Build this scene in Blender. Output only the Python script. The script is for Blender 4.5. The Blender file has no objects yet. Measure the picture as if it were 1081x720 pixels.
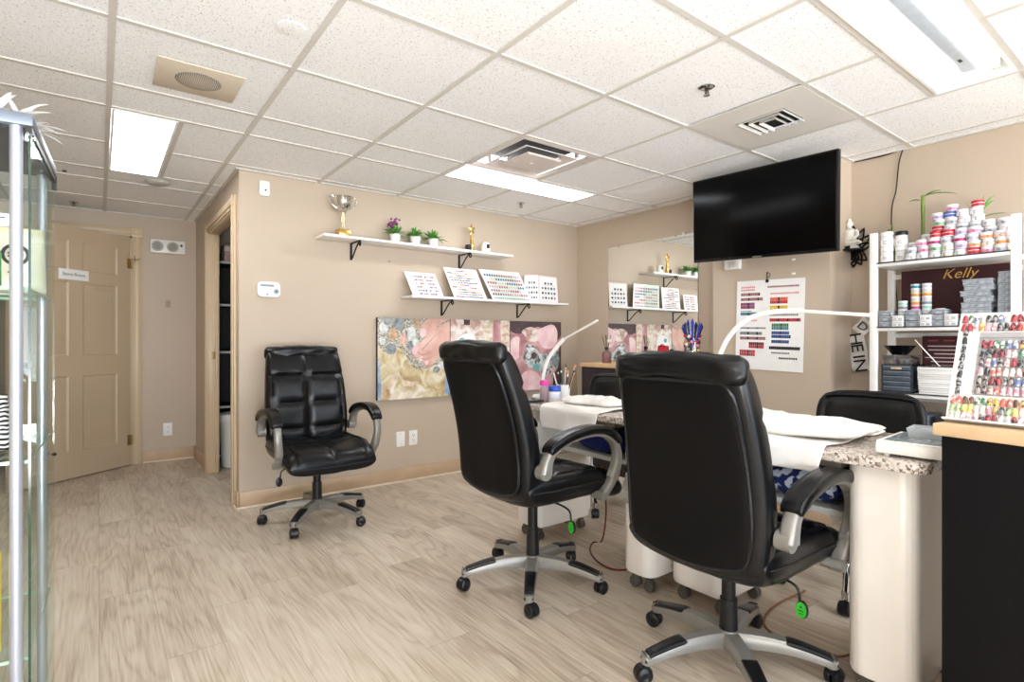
import bpy, bmesh, math, random
from mathutils import Vector as V, Matrix, noise as NZ
random.seed(11)
PI = math.pi
S = bpy.context.scene
COL = S.collection
# ---------------------------------------------------------------- camera constants (photo taken as 1081x720)
FPX, YAW, HORY, CAMZ, H = 578.64, 0.645603, 359.3, 1.117, 2.2456
CS, SN = math.cos(YAW), math.sin(YAW)
def ray(x, y):
    u = (x-540.5)/FPX; w = -(y-HORY)/FPX
    return V((CS*u+SN, -SN*u+CS, w))
def onY(x, y, Y): r = ray(x, y); r = r*(Y/r.y); r.z += CAMZ; return r
def onX(x, y, X): r = ray(x, y); r = r*(X/r.x); r.z += CAMZ; return r
def onZ(x, y, Z): r = ray(x, y); r = r*((Z-CAMZ)/r.z); r.z += CAMZ; return r
# ---------------------------------------------------------------- materials
def lin(h):
    if isinstance(h, str):
        h = h.lstrip('#'); c = [int(h[i:i+2], 16)/255 for i in (0, 2, 4)]
        return tuple(x/12.92 if x <= .04045 else ((x+.055)/1.055)**2.4 for x in c)
    return h
MATS = {}
def new_mat(name):
    m = bpy.data.materials.new(name); m.use_nodes = True
    nt = m.node_tree; return m, nt, nt.nodes['Principled BSDF']
def mat(name, col, rough=.5, metal=0, var=.06, scale=30, bump=0, bscale=200, trans=0, spec=.5, coat=0, emit=0, ior=1.45, alpha=1):
    if name in MATS: return MATS[name]
    m, nt, p = new_mat(name); c = lin(col)
    tc = nt.nodes.new('ShaderNodeTexCoord')
    n = nt.nodes.new('ShaderNodeTexNoise'); n.inputs['Scale'].default_value = scale; n.inputs['Detail'].default_value = 4
    nt.links.new(tc.outputs['Object'], n.inputs['Vector'])
    r = nt.nodes.new('ShaderNodeValToRGB')
    r.color_ramp.elements[0].position = .3; r.color_ramp.elements[1].position = .7
    r.color_ramp.elements[0].color = tuple(x*(1-var) for x in c)+(1,)
    r.color_ramp.elements[1].color = tuple(min(1, x*(1+var)) for x in c)+(1,)
    nt.links.new(n.outputs['Fac'], r.inputs['Fac']); nt.links.new(r.outputs['Color'], p.inputs['Base Color'])
    p.inputs['Roughness'].default_value = rough; p.inputs['Metallic'].default_value = metal
    p.inputs['Transmission Weight'].default_value = trans; p.inputs['Specular IOR Level'].default_value = spec
    p.inputs['Coat Weight'].default_value = coat; p.inputs['IOR'].default_value = ior
    if alpha < 1: p.inputs['Alpha'].default_value = alpha
    if bump:
        b = nt.nodes.new('ShaderNodeBump'); b.inputs['Strength'].default_value = bump; b.inputs['Distance'].default_value = .002
        n2 = nt.nodes.new('ShaderNodeTexNoise'); n2.inputs['Scale'].default_value = bscale; n2.inputs['Detail'].default_value = 6
        nt.links.new(tc.outputs['Object'], n2.inputs['Vector'])
        nt.links.new(n2.outputs['Fac'], b.inputs['Height']); nt.links.new(b.outputs['Normal'], p.inputs['Normal'])
    if emit:
        p.inputs['Emission Color'].default_value = c+(1,); p.inputs['Emission Strength'].default_value = emit
    MATS[name] = m; return m
def glass_mat(name, tint, refl=.06, rough=.0):
    m = bpy.data.materials.new(name); m.use_nodes = True; nt = m.node_tree; nt.nodes.clear()
    o = nt.nodes.new('ShaderNodeOutputMaterial'); mx = nt.nodes.new('ShaderNodeMixShader')
    t = nt.nodes.new('ShaderNodeBsdfTransparent'); g = nt.nodes.new('ShaderNodeBsdfGlossy')
    lw = nt.nodes.new('ShaderNodeLayerWeight'); lw.inputs['Blend'].default_value = .25
    mr = nt.nodes.new('ShaderNodeMapRange'); mr.inputs['To Min'].default_value = refl; mr.inputs['To Max'].default_value = min(1, refl*7)
    nt.links.new(lw.outputs['Facing'], mr.inputs['Value'])
    t.inputs['Color'].default_value = lin(tint)+(1,); g.inputs['Roughness'].default_value = rough
    nt.links.new(mr.outputs['Result'], mx.inputs['Fac']); nt.links.new(t.outputs[0], mx.inputs[1]); nt.links.new(g.outputs[0], mx.inputs[2])
    nt.links.new(mx.outputs[0], o.inputs['Surface']); MATS[name] = m; return m
def emis(name, col, strength):
    m = bpy.data.materials.new(name); m.use_nodes = True; nt = m.node_tree; nt.nodes.clear()
    o = nt.nodes.new('ShaderNodeOutputMaterial'); e = nt.nodes.new('ShaderNodeEmission')
    e.inputs['Color'].default_value = lin(col)+(1,); e.inputs['Strength'].default_value = strength
    nt.links.new(e.outputs[0], o.inputs['Surface']); return m
# ---------------------------------------------------------------- mesh builder
def frame(o, z, x=(1, 0, 0)):
    z = V(z).normalized(); x = V(x)
    if abs(z.dot(x.normalized())) > .98: x = V((0, 1, 0))
    y = z.cross(x).normalized(); x = y.cross(z)
    M = Matrix((x, y, z)).transposed().to_4x4(); M.translation = V(o); return M
def basis(o, x, y):
    x = V(x).normalized(); y = V(y); z = x.cross(y).normalized(); y = z.cross(x)
    M = Matrix((x, y, z)).transposed().to_4x4(); M.translation = V(o); return M
class MB:
    def __init__(s): s.bm = bmesh.new(); s.mi = 0
    def _in(s, b, M=None):
        if M is not None: b.transform(M)
        for f in b.faces: f.material_index = s.mi
        me = bpy.data.meshes.new('tmp'); b.to_mesh(me); b.free(); s.bm.from_mesh(me); bpy.data.meshes.remove(me); return s
    def box(s, c, d, rot=None, bev=0, seg=2, M=None):
        b = bmesh.new(); bmesh.ops.create_cube(b, size=1, matrix=Matrix.Diagonal((d[0], d[1], d[2], 1)))
        if bev: bmesh.ops.bevel(b, geom=b.edges[:], offset=min(bev, min(d)*.49), segments=seg, affect='EDGES', profile=.5)
        T = Matrix.Translation(c)
        if rot: T = T @ (Matrix.Rotation(rot[2], 4, 'Z') @ Matrix.Rotation(rot[1], 4, 'Y') @ Matrix.Rotation(rot[0], 4, 'X'))
        return s._in(b, M @ T if M is not None else T)
    def b2(s, lo, hi, bev=0, seg=2, M=None):
        return s.box([(a+b)/2 for a, b in zip(lo, hi)], [abs(b-a) for a, b in zip(lo, hi)], bev=bev, seg=seg, M=M)
    def cyl(s, p0, p1, r0, r1=None, seg=16, M=None):
        p0, p1 = V(p0), V(p1); b = bmesh.new(); L = (p1-p0).length
        bmesh.ops.create_cone(b, cap_ends=True, segments=seg, radius1=r0, radius2=r0 if r1 is None else r1, depth=L)
        T = frame((p0+p1)/2, p1-p0); return s._in(b, M @ T if M is not None else T)
    def sph(s, c, r, sc=(1, 1, 1), seg=14, M=None):
        b = bmesh.new(); bmesh.ops.create_uvsphere(b, u_segments=seg, v_segments=max(6, seg*2//3), radius=r)
        T = Matrix.Translation(c) @ Matrix.Diagonal((*sc, 1)); return s._in(b, M @ T if M is not None else T)
    def rings(s, R, capa=True, capb=True, closed=True, M=None, loop=False):
        b = bmesh.new(); vs = [[b.verts.new(p) for p in r] for r in R]; n = len(R[0])
        m = len(vs)
        for i in range(m if loop else m-1):
            A, B = vs[i], vs[(i+1) % m]
            for j in range(n if closed else n-1):
                b.faces.new((A[j], A[(j+1) % n], B[(j+1) % n], B[j]))
        if not loop:
            if capa: b.faces.new(vs[0][::-1])
            if capb: b.faces.new(vs[-1])
        bmesh.ops.recalc_face_normals(b, faces=b.faces[:]); return s._in(b, M)
    def lathe(s, prof, c=(0, 0, 0), seg=20, M=None):
        R = [[(c[0]+max(r, 1e-4)*math.cos(2*PI*k/seg), c[1]+max(r, 1e-4)*math.sin(2*PI*k/seg), c[2]+z) for k in range(seg)] for r, z in prof]
        return s.rings(R, M=M)
    def sweep(s, pts, prof, up=(0, 0, 1), scale=None, M=None, loop=False):
        pts = [V(p) for p in pts]; n = len(pts); R = []
        for i, p in enumerate(pts):
            if loop: t = pts[(i+1) % n]-pts[i-1]
            else: t = pts[min(i+1, n-1)]-pts[max(i-1, 0)]
            t.normalize(); u = V(up); sd = t.cross(u)
            if sd.length < 1e-3: sd = t.cross(V((1, 0.01, 0)))
            sd.normalize(); u = sd.cross(t); k = scale[i] if scale else 1
            kx, ky = (k if isinstance(k, tuple) else (k, k))
            R.append([p+sd*(a*kx)+u*(c*ky) for a, c in prof])
        return s.rings(R, M=M, loop=loop)
    def tube(s, pts, r, seg=8, M=None, loop=False, up=(.13, .21, .97)):
        rs = r if isinstance(r, (list, tuple)) else None
        pr = [(math.cos(2*PI*k/seg), math.sin(2*PI*k/seg)) for k in range(seg)]
        return s.sweep(pts, pr, up=up, scale=list(rs) if rs else [r]*len(pts), M=M, loop=loop)
    def prism(s, poly, h, M=None, bev=0):
        b = bmesh.new(); f = b.faces.new([b.verts.new((x, y, 0)) for x, y in poly])
        r = bmesh.ops.extrude_face_region(b, geom=[f]); bmesh.ops.translate(b, vec=(0, 0, h), verts=[v for v in r['geom'] if isinstance(v, bmesh.types.BMVert)])
        bmesh.ops.recalc_face_normals(b, faces=b.faces[:])
        if bev: bmesh.ops.bevel(b, geom=b.edges[:], offset=bev, segments=2, affect='EDGES', profile=.5)
        return s._in(b, M)
    def face(s, pts, M=None):
        b = bmesh.new(); b.faces.new([b.verts.new(p) for p in pts]); return s._in(b, M)
    def flat(s, poly, z=0, M=None): return s.face([(x, y, z) for x, y in poly], M)
    def grid(s, P, M=None):
        b = bmesh.new(); vs = [[b.verts.new(p) for p in r] for r in P]
        for i in range(len(vs)-1):
            for j in range(len(vs[0])-1): b.faces.new((vs[i][j], vs[i+1][j], vs[i+1][j+1], vs[i][j+1]))
        return s._in(b, M)
    def pillow(s, fn, n=22, m=22, p=8, q=2.6, seam=None, M=None):
        b = bmesh.new()
        ss = [math.sin(PI/2*(2*i/n-1)) for i in range(n+1)]; tt = [math.sin(PI/2*(2*j/m-1)) for j in range(m+1)]
        def lay(sign):
            g = []
            for a in ss:
                row = []
                for c in tt:
                    e = (max(0, (1-abs(a)**p))*max(0, (1-abs(c)**p)))**(1/q)
                    h = sign*e
                    if sign > 0 and seam: h -= seam(a, c)*min(1, e*1.5)
                    row.append(b.verts.new(fn(a, c, h)))
                g.append(row)
            return g
        for sg in (1, -1):
            g = lay(sg)
            for i in range(n):
                for j in range(m):
                    f = (g[i][j], g[i+1][j], g[i+1][j+1], g[i][j+1]); b.faces.new(f if sg > 0 else f[::-1])
        bmesh.ops.remove_doubles(b, verts=b.verts[:], dist=1e-5); bmesh.ops.recalc_face_normals(b, faces=b.faces[:])
        return s._in(b, M)
    def text(s, t, size, M, extr=.0004, font_shear=0, sx=1):
        cu = bpy.data.curves.new('t', 'FONT'); cu.body = t; cu.size = size; cu.align_x = 'CENTER'; cu.align_y = 'CENTER'
        cu.shear = font_shear; cu.extrude = extr; cu.resolution_u = 3
        o = bpy.data.objects.new('t', cu); COL.objects.link(o)
        bpy.context.view_layer.update()
        me = bpy.data.meshes.new_from_object(o.evaluated_get(bpy.context.evaluated_depsgraph_get()))
        b = bmesh.new(); b.from_mesh(me); bpy.data.objects.remove(o); bpy.data.curves.remove(cu); bpy.data.meshes.remove(me)
        return s._in(b, M @ Matrix.Diagonal((sx, 1, 1, 1)))
    def mesh(s, name, mats, ang=38):
        me = bpy.data.meshes.new(name); s.bm.to_mesh(me); s.bm.free()
        for m in (mats if isinstance(mats, (list, tuple)) else [mats]): me.materials.append(m)
        if ang and len(me.polygons):
            me.polygons.foreach_set('use_smooth', [True]*len(me.polygons)); me.set_sharp_from_angle(angle=math.radians(ang))
        return me
    def build(s, name, mats, parent=None, loc=(0, 0, 0), rz=0, ang=38):
        return link(name, s.mesh(name, mats, ang), parent, loc, rz)
def link(name, me, parent=None, loc=(0, 0, 0), rz=0):
    o = bpy.data.objects.new(name, me); COL.objects.link(o)
    if parent: o.parent = parent
    o.location = loc; o.rotation_euler = (0, 0, rz); return o
def tag(o, label, cat, group=None):
    o['label'] = label; o['category'] = cat
    if group: o['group'] = group
    return o
def thing(name, label, cat, loc=(0, 0, 0), rz=0, group=None):
    return tag(link(name, None, None, loc, rz), label, cat, group)
def struct(o): o['kind'] = 'structure'; return o
def kids(o): return [c for c in COL.objects if c.parent == o]
def dup(o, loc=None, rz=None, label=None, parent=None):
    c = o.copy(); COL.objects.link(c)
    if parent: c.parent = parent
    if loc is not None: c.location = loc
    if rz is not None: c.rotation_euler = (0, 0, rz)
    if label: c['label'] = label
    for k in kids(o): dup(k, parent=c)
    return c
def smooth_path(pts, n=6):
    pts = [V(p) for p in pts]; out = []
    for i in range(len(pts)-1):
        p0, p1, p2, p3 = pts[max(i-1, 0)], pts[i], pts[i+1], pts[min(i+2, len(pts)-1)]
        for k in range(n):
            t = k/n
            out.append(.5*((2*p1)+(p2-p0)*t+(2*p0-5*p1+4*p2-p3)*t*t+(-p0+3*p1-3*p2+p3)*t**3))
    out.append(pts[-1]); return out
def circ(cx, cy, rx, ry=None, n=14, a0=0):
    ry = rx if ry is None else ry
    return [(cx+rx*math.cos(a0+2*PI*k/n), cy+ry*math.sin(a0+2*PI*k/n)) for k in range(n)]
def rrect(w, h, r, n=4):
    out = []
    for cx, cy, a in ((w/2-r, h/2-r, 0), (-w/2+r, h/2-r, PI/2), (-w/2+r, -h/2+r, PI), (w/2-r, -h/2+r, 1.5*PI)):
        out += [(cx+r*math.cos(a+PI/2*k/n), cy+r*math.sin(a+PI/2*k/n)) for k in range(n+1)]
    return out
# ---------------------------------------------------------------- palette
WHITE = mat('white_paint', 'eeece8', .35, var=.02)
WPLAST = mat('white_plastic', 'ecebe6', .3, var=.02)
CREAM = mat('cream_laminate', 'eee8e0', .3, var=.03, scale=5)
BLACK = mat('black_plastic', '141416', .35, var=.1)
BMETAL = mat('black_iron', '0e0e10', .4, metal=.3, var=.1)
LEATH = mat('black_leather', '08090b', .30, var=.15, scale=8, bump=.18, bscale=260, spec=.4)
LEATH2 = mat('black_leather_back', '060608', .40, var=.15, scale=8, bump=.12, bscale=260, spec=.22)
SILVER = mat('silver_paint', '8f8c86', .34, metal=.4, var=.03)
CHROME = mat('chrome', 'd5d6d8', .08, metal=1, var=.02)
ALU = mat('anodised_aluminium', 'b4b9c4', .3, metal=.6, var=.02)
GOLD = mat('gold', 'd9b36a', .22, metal=.9, var=.04)
SILV2 = mat('polished_silver', 'd8d6cf', .15, metal=.95, var=.04)
LEAF = mat('leaf_green', '5a9a3c', .45, var=.3, scale=40)
GREENTAG = mat('green_tag', '2fae2c', .4, var=.03)
TOWEL = mat('white_towelling', 'f0ece6', .95, var=.04, scale=20, bump=.9, bscale=420)
OAK = mat('light_oak', 'd8b58a', .45, var=.1, scale=12)
MAROON = mat('maroon_board', '3a1018', .5, var=.05)
GLASS = glass_mat('clear_glass', 'f6fbf8', .03)
ACRYL = glass_mat('clear_acrylic', 'e6ebf0', .16, .08)
GEDGE = mat('green_glass_edge', '08321f', .15, var=.2, scale=10, spec=.7)
MIRROR = mat('mirror_silver', 'eef0ee', .0, metal=1, var=0)
TRIMC = mat('beige_gloss_trim', 'cdb696', .35, var=.02)
# ---------------------------------------------------------------- room materials
WALL = mat('beige_wall_paint', 'bfae9a', .55, var=.025, scale=1.5, bump=.05, bscale=150)
def ceiling_mat():
    m, nt, p = new_mat('acoustic_tile'); N = nt.nodes.new; L = nt.links.new
    tc = N('ShaderNodeTexCoord')
    a = N('ShaderNodeTexNoise'); a.inputs['Scale'].default_value = 140; a.inputs['Detail'].default_value = 2
    b = N('ShaderNodeTexNoise'); b.inputs['Scale'].default_value = 260; b.inputs['Detail'].default_value = 3
    L(tc.outputs['Object'], a.inputs['Vector']); L(tc.outputs['Object'], b.inputs['Vector'])
    ra = N('ShaderNodeValToRGB'); ra.color_ramp.elements[0].position = .30; ra.color_ramp.elements[1].position = .38
    ra.color_ramp.elements[0].color = (.42, .41, .39, 1); ra.color_ramp.elements[1].color = (1, 1, 1, 1)
    rb = N('ShaderNodeValToRGB'); rb.color_ramp.elements[0].position = .3; rb.color_ramp.elements[1].position = .5
    rb.color_ramp.elements[0].color = (.80, .79, .78, 1); rb.color_ramp.elements[1].color = (1, 1, 1, 1)
    L(a.outputs['Fac'], ra.inputs['Fac']); L(b.outputs['Fac'], rb.inputs['Fac'])
    mx = N('ShaderNodeMix'); mx.data_type = 'RGBA'; mx.blend_type = 'MULTIPLY'; mx.inputs['Factor'].default_value = 1
    L(ra.outputs['Color'], mx.inputs['A']); L(rb.outputs['Color'], mx.inputs['B'])
    m2 = N('ShaderNodeMix'); m2.data_type = 'RGBA'; m2.blend_type = 'MULTIPLY'; m2.inputs['Factor'].default_value = 1
    L(mx.outputs['Result'], m2.inputs['A']); m2.inputs['B'].default_value = (.95, .95, .945, 1)
    L(m2.outputs['Result'], p.inputs['Base Color']); p.inputs['Roughness'].default_value = .9
    bp = N('ShaderNodeBump'); bp.inputs['Strength'].default_value = .25; bp.inputs['Distance'].default_value = .002
    L(b.outputs['Fac'], bp.inputs['Height']); L(bp.outputs['Normal'], p.inputs['Normal']); return m
def floor_mat():
    m, nt, p = new_mat('oak_vinyl_plank'); N = nt.nodes.new; L = nt.links.new
    def math_(op, a, b=None, v=None):
        n = N('ShaderNodeMath'); n.operation = op; L(a, n.inputs[0])
        if b is not None: L(b, n.inputs[1])
        if v is not None: n.inputs[1].default_value = v
        return n.outputs[0]
    tc = N('ShaderNodeTexCoord'); sp = N('ShaderNodeSeparateXYZ'); L(tc.outputs['Object'], sp.inputs[0])
    X, Y = sp.outputs['X'], sp.outputs['Y']
    W, LN = .19, 1.22
    col = math_('FLOOR', math_('DIVIDE', X, v=W))
    w1 = N('ShaderNodeTexWhiteNoise'); w1.noise_dimensions = '1D'; L(col, w1.inputs['W'])
    yo = math_('ADD', math_('DIVIDE', Y, v=LN), w1.outputs['Value'])
    row = math_('FLOOR', yo)
    cid = N('ShaderNodeCombineXYZ'); L(col, cid.inputs['X']); L(row, cid.inputs['Y'])
    w2 = N('ShaderNodeTexWhiteNoise'); w2.noise_dimensions = '2D'; L(cid.outputs[0], w2.inputs['Vector'])
    # stretched coordinates, shifted plank by plank
    sc = N('ShaderNodeCombineXYZ'); L(math_('MULTIPLY', X, v=5.), sc.inputs['X']); L(math_('MULTIPLY', Y, v=.7), sc.inputs['Y']); L(math_('MULTIPLY', w2.outputs['Value'], v=37.), sc.inputs['Z'])
    n1 = N('ShaderNodeTexNoise'); n1.inputs['Scale'].default_value = 1.0; n1.inputs['Detail'].default_value = 2.5; n1.inputs['Roughness'].default_value = .45
    L(sc.outputs[0], n1.inputs['Vector'])
    rg = math_('SINE', math_('MULTIPLY', n1.outputs['Fac'], v=85.))
    rg = math_('POWER', math_('ADD', math_('MULTIPLY', rg, v=.5), v=.5), v=3.)
    sf = N('ShaderNodeCombineXYZ'); L(math_('MULTIPLY', X, v=150.), sf.inputs['X']); L(math_('MULTIPLY', Y, v=5.), sf.inputs['Y']); L(math_('MULTIPLY', w2.outputs['Value'], v=91.), sf.inputs['Z'])
    n2 = N('ShaderNodeTexNoise'); n2.inputs['Scale'].default_value = 1.0; n2.inputs['Detail'].default_value = 5; L(sf.outputs[0], n2.inputs['Vector'])
    sg = N('ShaderNodeCombineXYZ'); L(math_('MULTIPLY', X, v=9.), sg.inputs['X']); L(math_('MULTIPLY', Y, v=2.2), sg.inputs['Y']); L(math_('MULTIPLY', w2.outputs['Value'], v=17.), sg.inputs['Z'])
    n3 = N('ShaderNodeTexNoise'); n3.inputs['Scale'].default_value = 1.0; n3.inputs['Detail'].default_value = 3; L(sg.outputs[0], n3.inputs['Vector'])
    fac = math_('ADD', math_('MULTIPLY', rg, v=-.10), math_('MULTIPLY', n2.outputs['Fac'], v=.54))
    fac = math_('ADD', fac, math_('MULTIPLY', n3.outputs['Fac'], v=.42))
    fac = math_('ADD', fac, math_('MULTIPLY', w2.outputs['Value'], v=.16))
    rm = N('ShaderNodeValToRGB'); e = rm.color_ramp.elements
    e[0].position = .31; e[0].color = lin('9c8c78')+(1,); e[1].position = .80; e[1].color = lin('d9cebf')+(1,)
    k = e.new(.45); k.color = lin('b7a692')+(1,); k = e.new(.58); k.color = lin('c9bba7')+(1,)
    L(fac, rm.inputs['Fac'])
    # seams
    fx = math_('ABSOLUTE', math_('SUBTRACT', math_('FRACT', math_('DIVIDE', X, v=W)), v=.5))
    fy = math_('ABSOLUTE', math_('SUBTRACT', math_('FRACT', yo), v=.5))
    sx = math_('GREATER_THAN', fx, v=.5-.0012/W); sy = math_('GREATER_THAN', fy, v=.5-.0016/LN)
    sm = math_('MAXIMUM', sx, sy)
    mx = N('ShaderNodeMix'); mx.data_type = 'RGBA'; L(math_('MULTIPLY', sm, v=.4), mx.inputs['Factor']); L(rm.outputs['Color'], mx.inputs['A']); mx.inputs['B'].default_value = lin('6d5f52')+(1,)
    L(mx.outputs['Result'], p.inputs['Base Color']); p.inputs['Roughness'].default_value = .42
    bp = N('ShaderNodeBump'); bp.inputs['Strength'].default_value = .12; bp.inputs['Distance'].default_value = .001
    L(n2.outputs['Fac'], bp.inputs['Height']); L(bp.outputs['Normal'], p.inputs['Normal']); return m
TILE = ceiling_mat()
TEE = mat('ceiling_tee', 'd2cec6', .4, var=.02)
# ---------------------------------------------------------------- shell
XW, YB, XR, YF, XL, YN = .74, 3.987, 3.82, 6.0, -1.35, -3.2
b = MB(); b.b2((XL-.1, YN-.1, -.06), (XR+.1, YF+.8, 0)); struct(b.build('floor', floor_mat(), ang=0))
b = MB(); b.b2((XW+.07, YB, 0), (XR, YB+.11, H+.02)); struct(b.build('wall_back', WALL, ang=0))
b = MB()   # hall wall with the doorway
b.b2((XW, YB, 0), (XW+.07, 4.14, H+.02)); b.b2((XW, 5.22, 0), (XW+.07, YF, H+.02)); b.b2((XW, 4.14, 2.02), (XW+.07, 5.22, H+.02)); struct(b.build('wall_hall', WALL, ang=0))
HX, DW = .235, .95
b = MB()
b.b2((HX, YF, 0), (XR, YF+.12, H+.02)); b.b2((XL, YF, 0), (HX-DW-.02, YF+.12, H+.02)); b.b2((HX-DW-.02, YF, 2.05), (HX, YF+.12, H+.02)); struct(b.build('wall_far', WALL, ang=0))
b = MB(); b.b2((XL-.1, YF+.68, 0), (XR, YF+.78, H+.02)); struct(b.build('wall_store', WALL, ang=0))
b = MB(); b.b2((XR, YN, 0), (XR+.1, YF+.7, H+.02)); struct(b.build('wall_right', WALL, ang=0))
b = MB(); b.b2((3.52, 1.485, 0), (XR, 2.272, H+.02)); struct(b.build('wall_chase', WALL, ang=0))
b = MB(); b.b2((XL-.1, YN, 0), (XL, YF+.7, H+.02)); struct(b.build('wall_left', WALL, ang=0))
b = MB(); WZ0, WZ1 = .12, 2.16
wins = [(-1.15, .05), (.25, 1.95), (2.15, 3.65)]
b.b2((XL, YN-.1, 0), (XR, YN, WZ0)); b.b2((XL, YN-.1, WZ1), (XR, YN, H+.02))
xs = [XL]+[q for w in wins for q in w]+[XR]
for i in range(0, len(xs), 2): b.b2((xs[i], YN-.1, WZ0), (xs[i+1], YN, WZ1))
struct(b.build('wall_rear', WALL, ang=0))
for i, (a, c) in enumerate(wins):
    b = MB(); y0, y1 = YN-.08, YN-.02
    b.b2((a, y0, WZ0), (a+.05, y1, WZ1)); b.b2((c-.05, y0, WZ0), (c, y1, WZ1)); b.b2((a+.05, y0, WZ0), (c-.05, y1, WZ0+.05)); b.b2((a+.05, y0, WZ1-.05), (c-.05, y1, WZ1))
    struct(b.build('window_%d' % (i+1), ALU, ang=0))
# ---------------------------------------------------------------- ceiling: tiles, tee grid, recesses
GX = [.0371+.6096*i for i in range(-2, 7)]
GYm = [1.764+.6096*j for j in range(-8, 3)]+[3.288, 3.898]
GYh = [4.507, 4.812, 5.42]
HOLES = [(1.866, 3.085, 2.984, 3.288), (1.866, 3.085, .545, .85), (.0371, .342, 3.288, 4.507), (1.866, 2.475, 2.374, 2.984), (2.475, 3.085, 1.155, 1.764),
         (.0371, 1.2563, -1.2838, -.979), (1.866, 3.085, -1.2838, -.979), (-.5725, .0371, -2.503, -2.198), (1.866, 3.085, -2.503, -2.198)]
def inhole(x, y): return any(a < x < b and c < y < d for a, b, c, d in HOLES)
cx = sorted(set([XL, XW, XR]+[round(v, 4) for v in GX if XL < v < XR]+[round(v, 4) for h in HOLES for v in h[:2]]))
cy = sorted(set([YN, YB, YF+.7]+[round(v, 4) for v in GYm+GYh]+[round(v, 4) for h in HOLES for v in h[2:]]))
t = MB(); g = MB(); ZT = H+.006
for i in range(len(cx)-1):
    for j in range(len(cy)-1):
        mx_, my_ = (cx[i]+cx[i+1])/2, (cy[j]+cy[j+1])/2
        if not inhole(mx_, my_): t.face([(cx[i], cy[j], ZT), (cx[i], cy[j+1], ZT), (cx[i+1], cy[j+1], ZT), (cx[i+1], cy[j], ZT)])
t.b2((XL-.1, YN-.1, H+.16), (XR+.1, YF+.8, H+.2))
struct(t.build('ceiling', TILE, ang=0))
def tee(x0, y0, x1, y1, w=.0115): g.b2((min(x0, x1)-(w if x0 == x1 else 0), min(y0, y1)-(w if y0 == y1 else 0), H+(0 if x0 == x1 else .0009)), (max(x0, x1)+(w if x0 == x1 else 0), max(y0, y1)+(w if y0 == y1 else 0), H+.02), bev=0)
for x in GX:
    if not XL < x < XR: continue
    yy = [v for v in cy]
    for a, c in zip(yy, yy[1:]):
        if inhole(x, (a+c)/2): continue
        if x > XW and a >= YB-.01: continue
        tee(x, a, x, c)
tee(.342, 3.288, .342, 4.507); tee(.0371-.3048, 0.545, .0371-.3048, .545+.3)
for y in GYm+GYh:
    for a, c in zip(cx, cx[1:]):
        if inhole((a+c)/2, y): continue
        if y > YB and a >= XW-.01: continue
        tee(a, y, c, y)
for y in (.85, -.979, -2.198):
    for h in HOLES:
        if abs(h[3]-y) < .01: tee(h[0], y, h[1], y)
struct(g.build('trim_1', TEE, ang=0))
a = MB()   # wall angle moulding
for lo, hi in (((XW, YB-.022, H-.001), (XR, YB, H+.02)), ((XR-.022, 2.272, H-.001), (XR, YB-.022, H+.02)), ((XR-.022, YN, H-.001), (XR, 1.485, H+.02)), ((XW-.022, YB-.022, H-.001), (XW, YF, H+.02)), ((XL, YF-.022, H-.001), (XW-.022, YF, H+.02)),
               ((3.52, 1.463, H-.001), (XR-.022, 1.485, H+.02)), ((3.498, 1.463, H-.001), (3.52, 2.272, H+.02))): a.b2(lo, hi)
struct(a.build('trim_2', TEE, ang=0))
# ---------------------------------------------------------------- baseboards, casings
WOODB = mat('tan_baseboard', 'bfa384', .4, var=.08, scale=6)
QR = mat('pale_floor_bead', 'e2d3bd', .4, var=.03)
def board(name, lo, hi, bead=None):
    b = MB(); b.b2(lo, hi, bev=.004)
    if bead: b.mi = 1; b.b2(*bead, bev=.004)
    return struct(b.build(name, [WOODB, QR]))
board('baseboard_back', (XW, YB-.014, 0), (XR, YB, .11), ((XW-.016, YB-.026, 0), (XR, YB-.014, .014)))
board('baseboard_hall', (XW-.014, YB, 0), (XW, 4.06, .11), ((XW-.026, YB, 0), (XW-.014, 4.06, .014)))
board('baseboard_corridor', (XW-.014, 5.30, 0), (XW, YF, .11))
board('baseboard_far', (.315, YF-.014, 0), (XW-.014, YF, .11), ((.315, YF-.026, 0), (XW-.014, YF-.014, .014)))
board('baseboard_right', (XR-.014, 2.272, 0), (XR, YB-.014, .11))
board('baseboard_chase', (3.506, 1.485, 0), (3.52, 2.272, .11))
def casing_prof(b, lo, hi, ax):
    b.b2(lo, hi, bev=.006)
b = MB()   # hall doorway: casing, jamb, stop
for y0, y1 in ((4.06, 4.14), (5.22, 5.30)):
    b.b2((XW-.018, y0, 0), (XW, y1, 2.10), bev=.005); b.b2((XW-.028, y0+.018, 0), (XW-.018, y1-.018, 2.10), bev=.005)
b.b2((XW-.018, 4.14, 2.02), (XW, 5.22, 2.10), bev=.005); b.b2((XW-.028, 4.14, 2.038), (XW-.018, 5.22, 2.082), bev=.005)
b.b2((XW-.006, 4.132, 0), (XW+.076, 4.15, 2.02), bev=.003); b.b2((XW-.006, 5.205, 0), (XW+.076, 5.222, 2.02), bev=.003); b.b2((XW-.006, 4.14, 2.008), (XW+.076, 5.22, 2.022), bev=.003)
b.b2((XW+.045, 5.19, 0), (XW+.07, 5.205, 2.01), bev=.003)
struct(b.build('trim_3', TRIMC))
b = MB()   # store-room door casing with corner block
b.b2((HX, YF-.018, 0), (HX+.075, YF, 2.05), bev=.005)
b.b2((HX+.018, YF-.03, 0), (HX+.057, YF-.018, 2.05), bev=.006)
b.b2((HX-DW-.02, YF-.018, 2.05), (HX, YF, 2.12), bev=.005); b.b2((HX-DW-.02, YF-.03, 2.068), (HX, YF-.018, 2.105), bev=.006)
b.b2((HX-.006, YF-.034, 2.045), (HX+.082, YF, 2.13), bev=.004)
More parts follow.
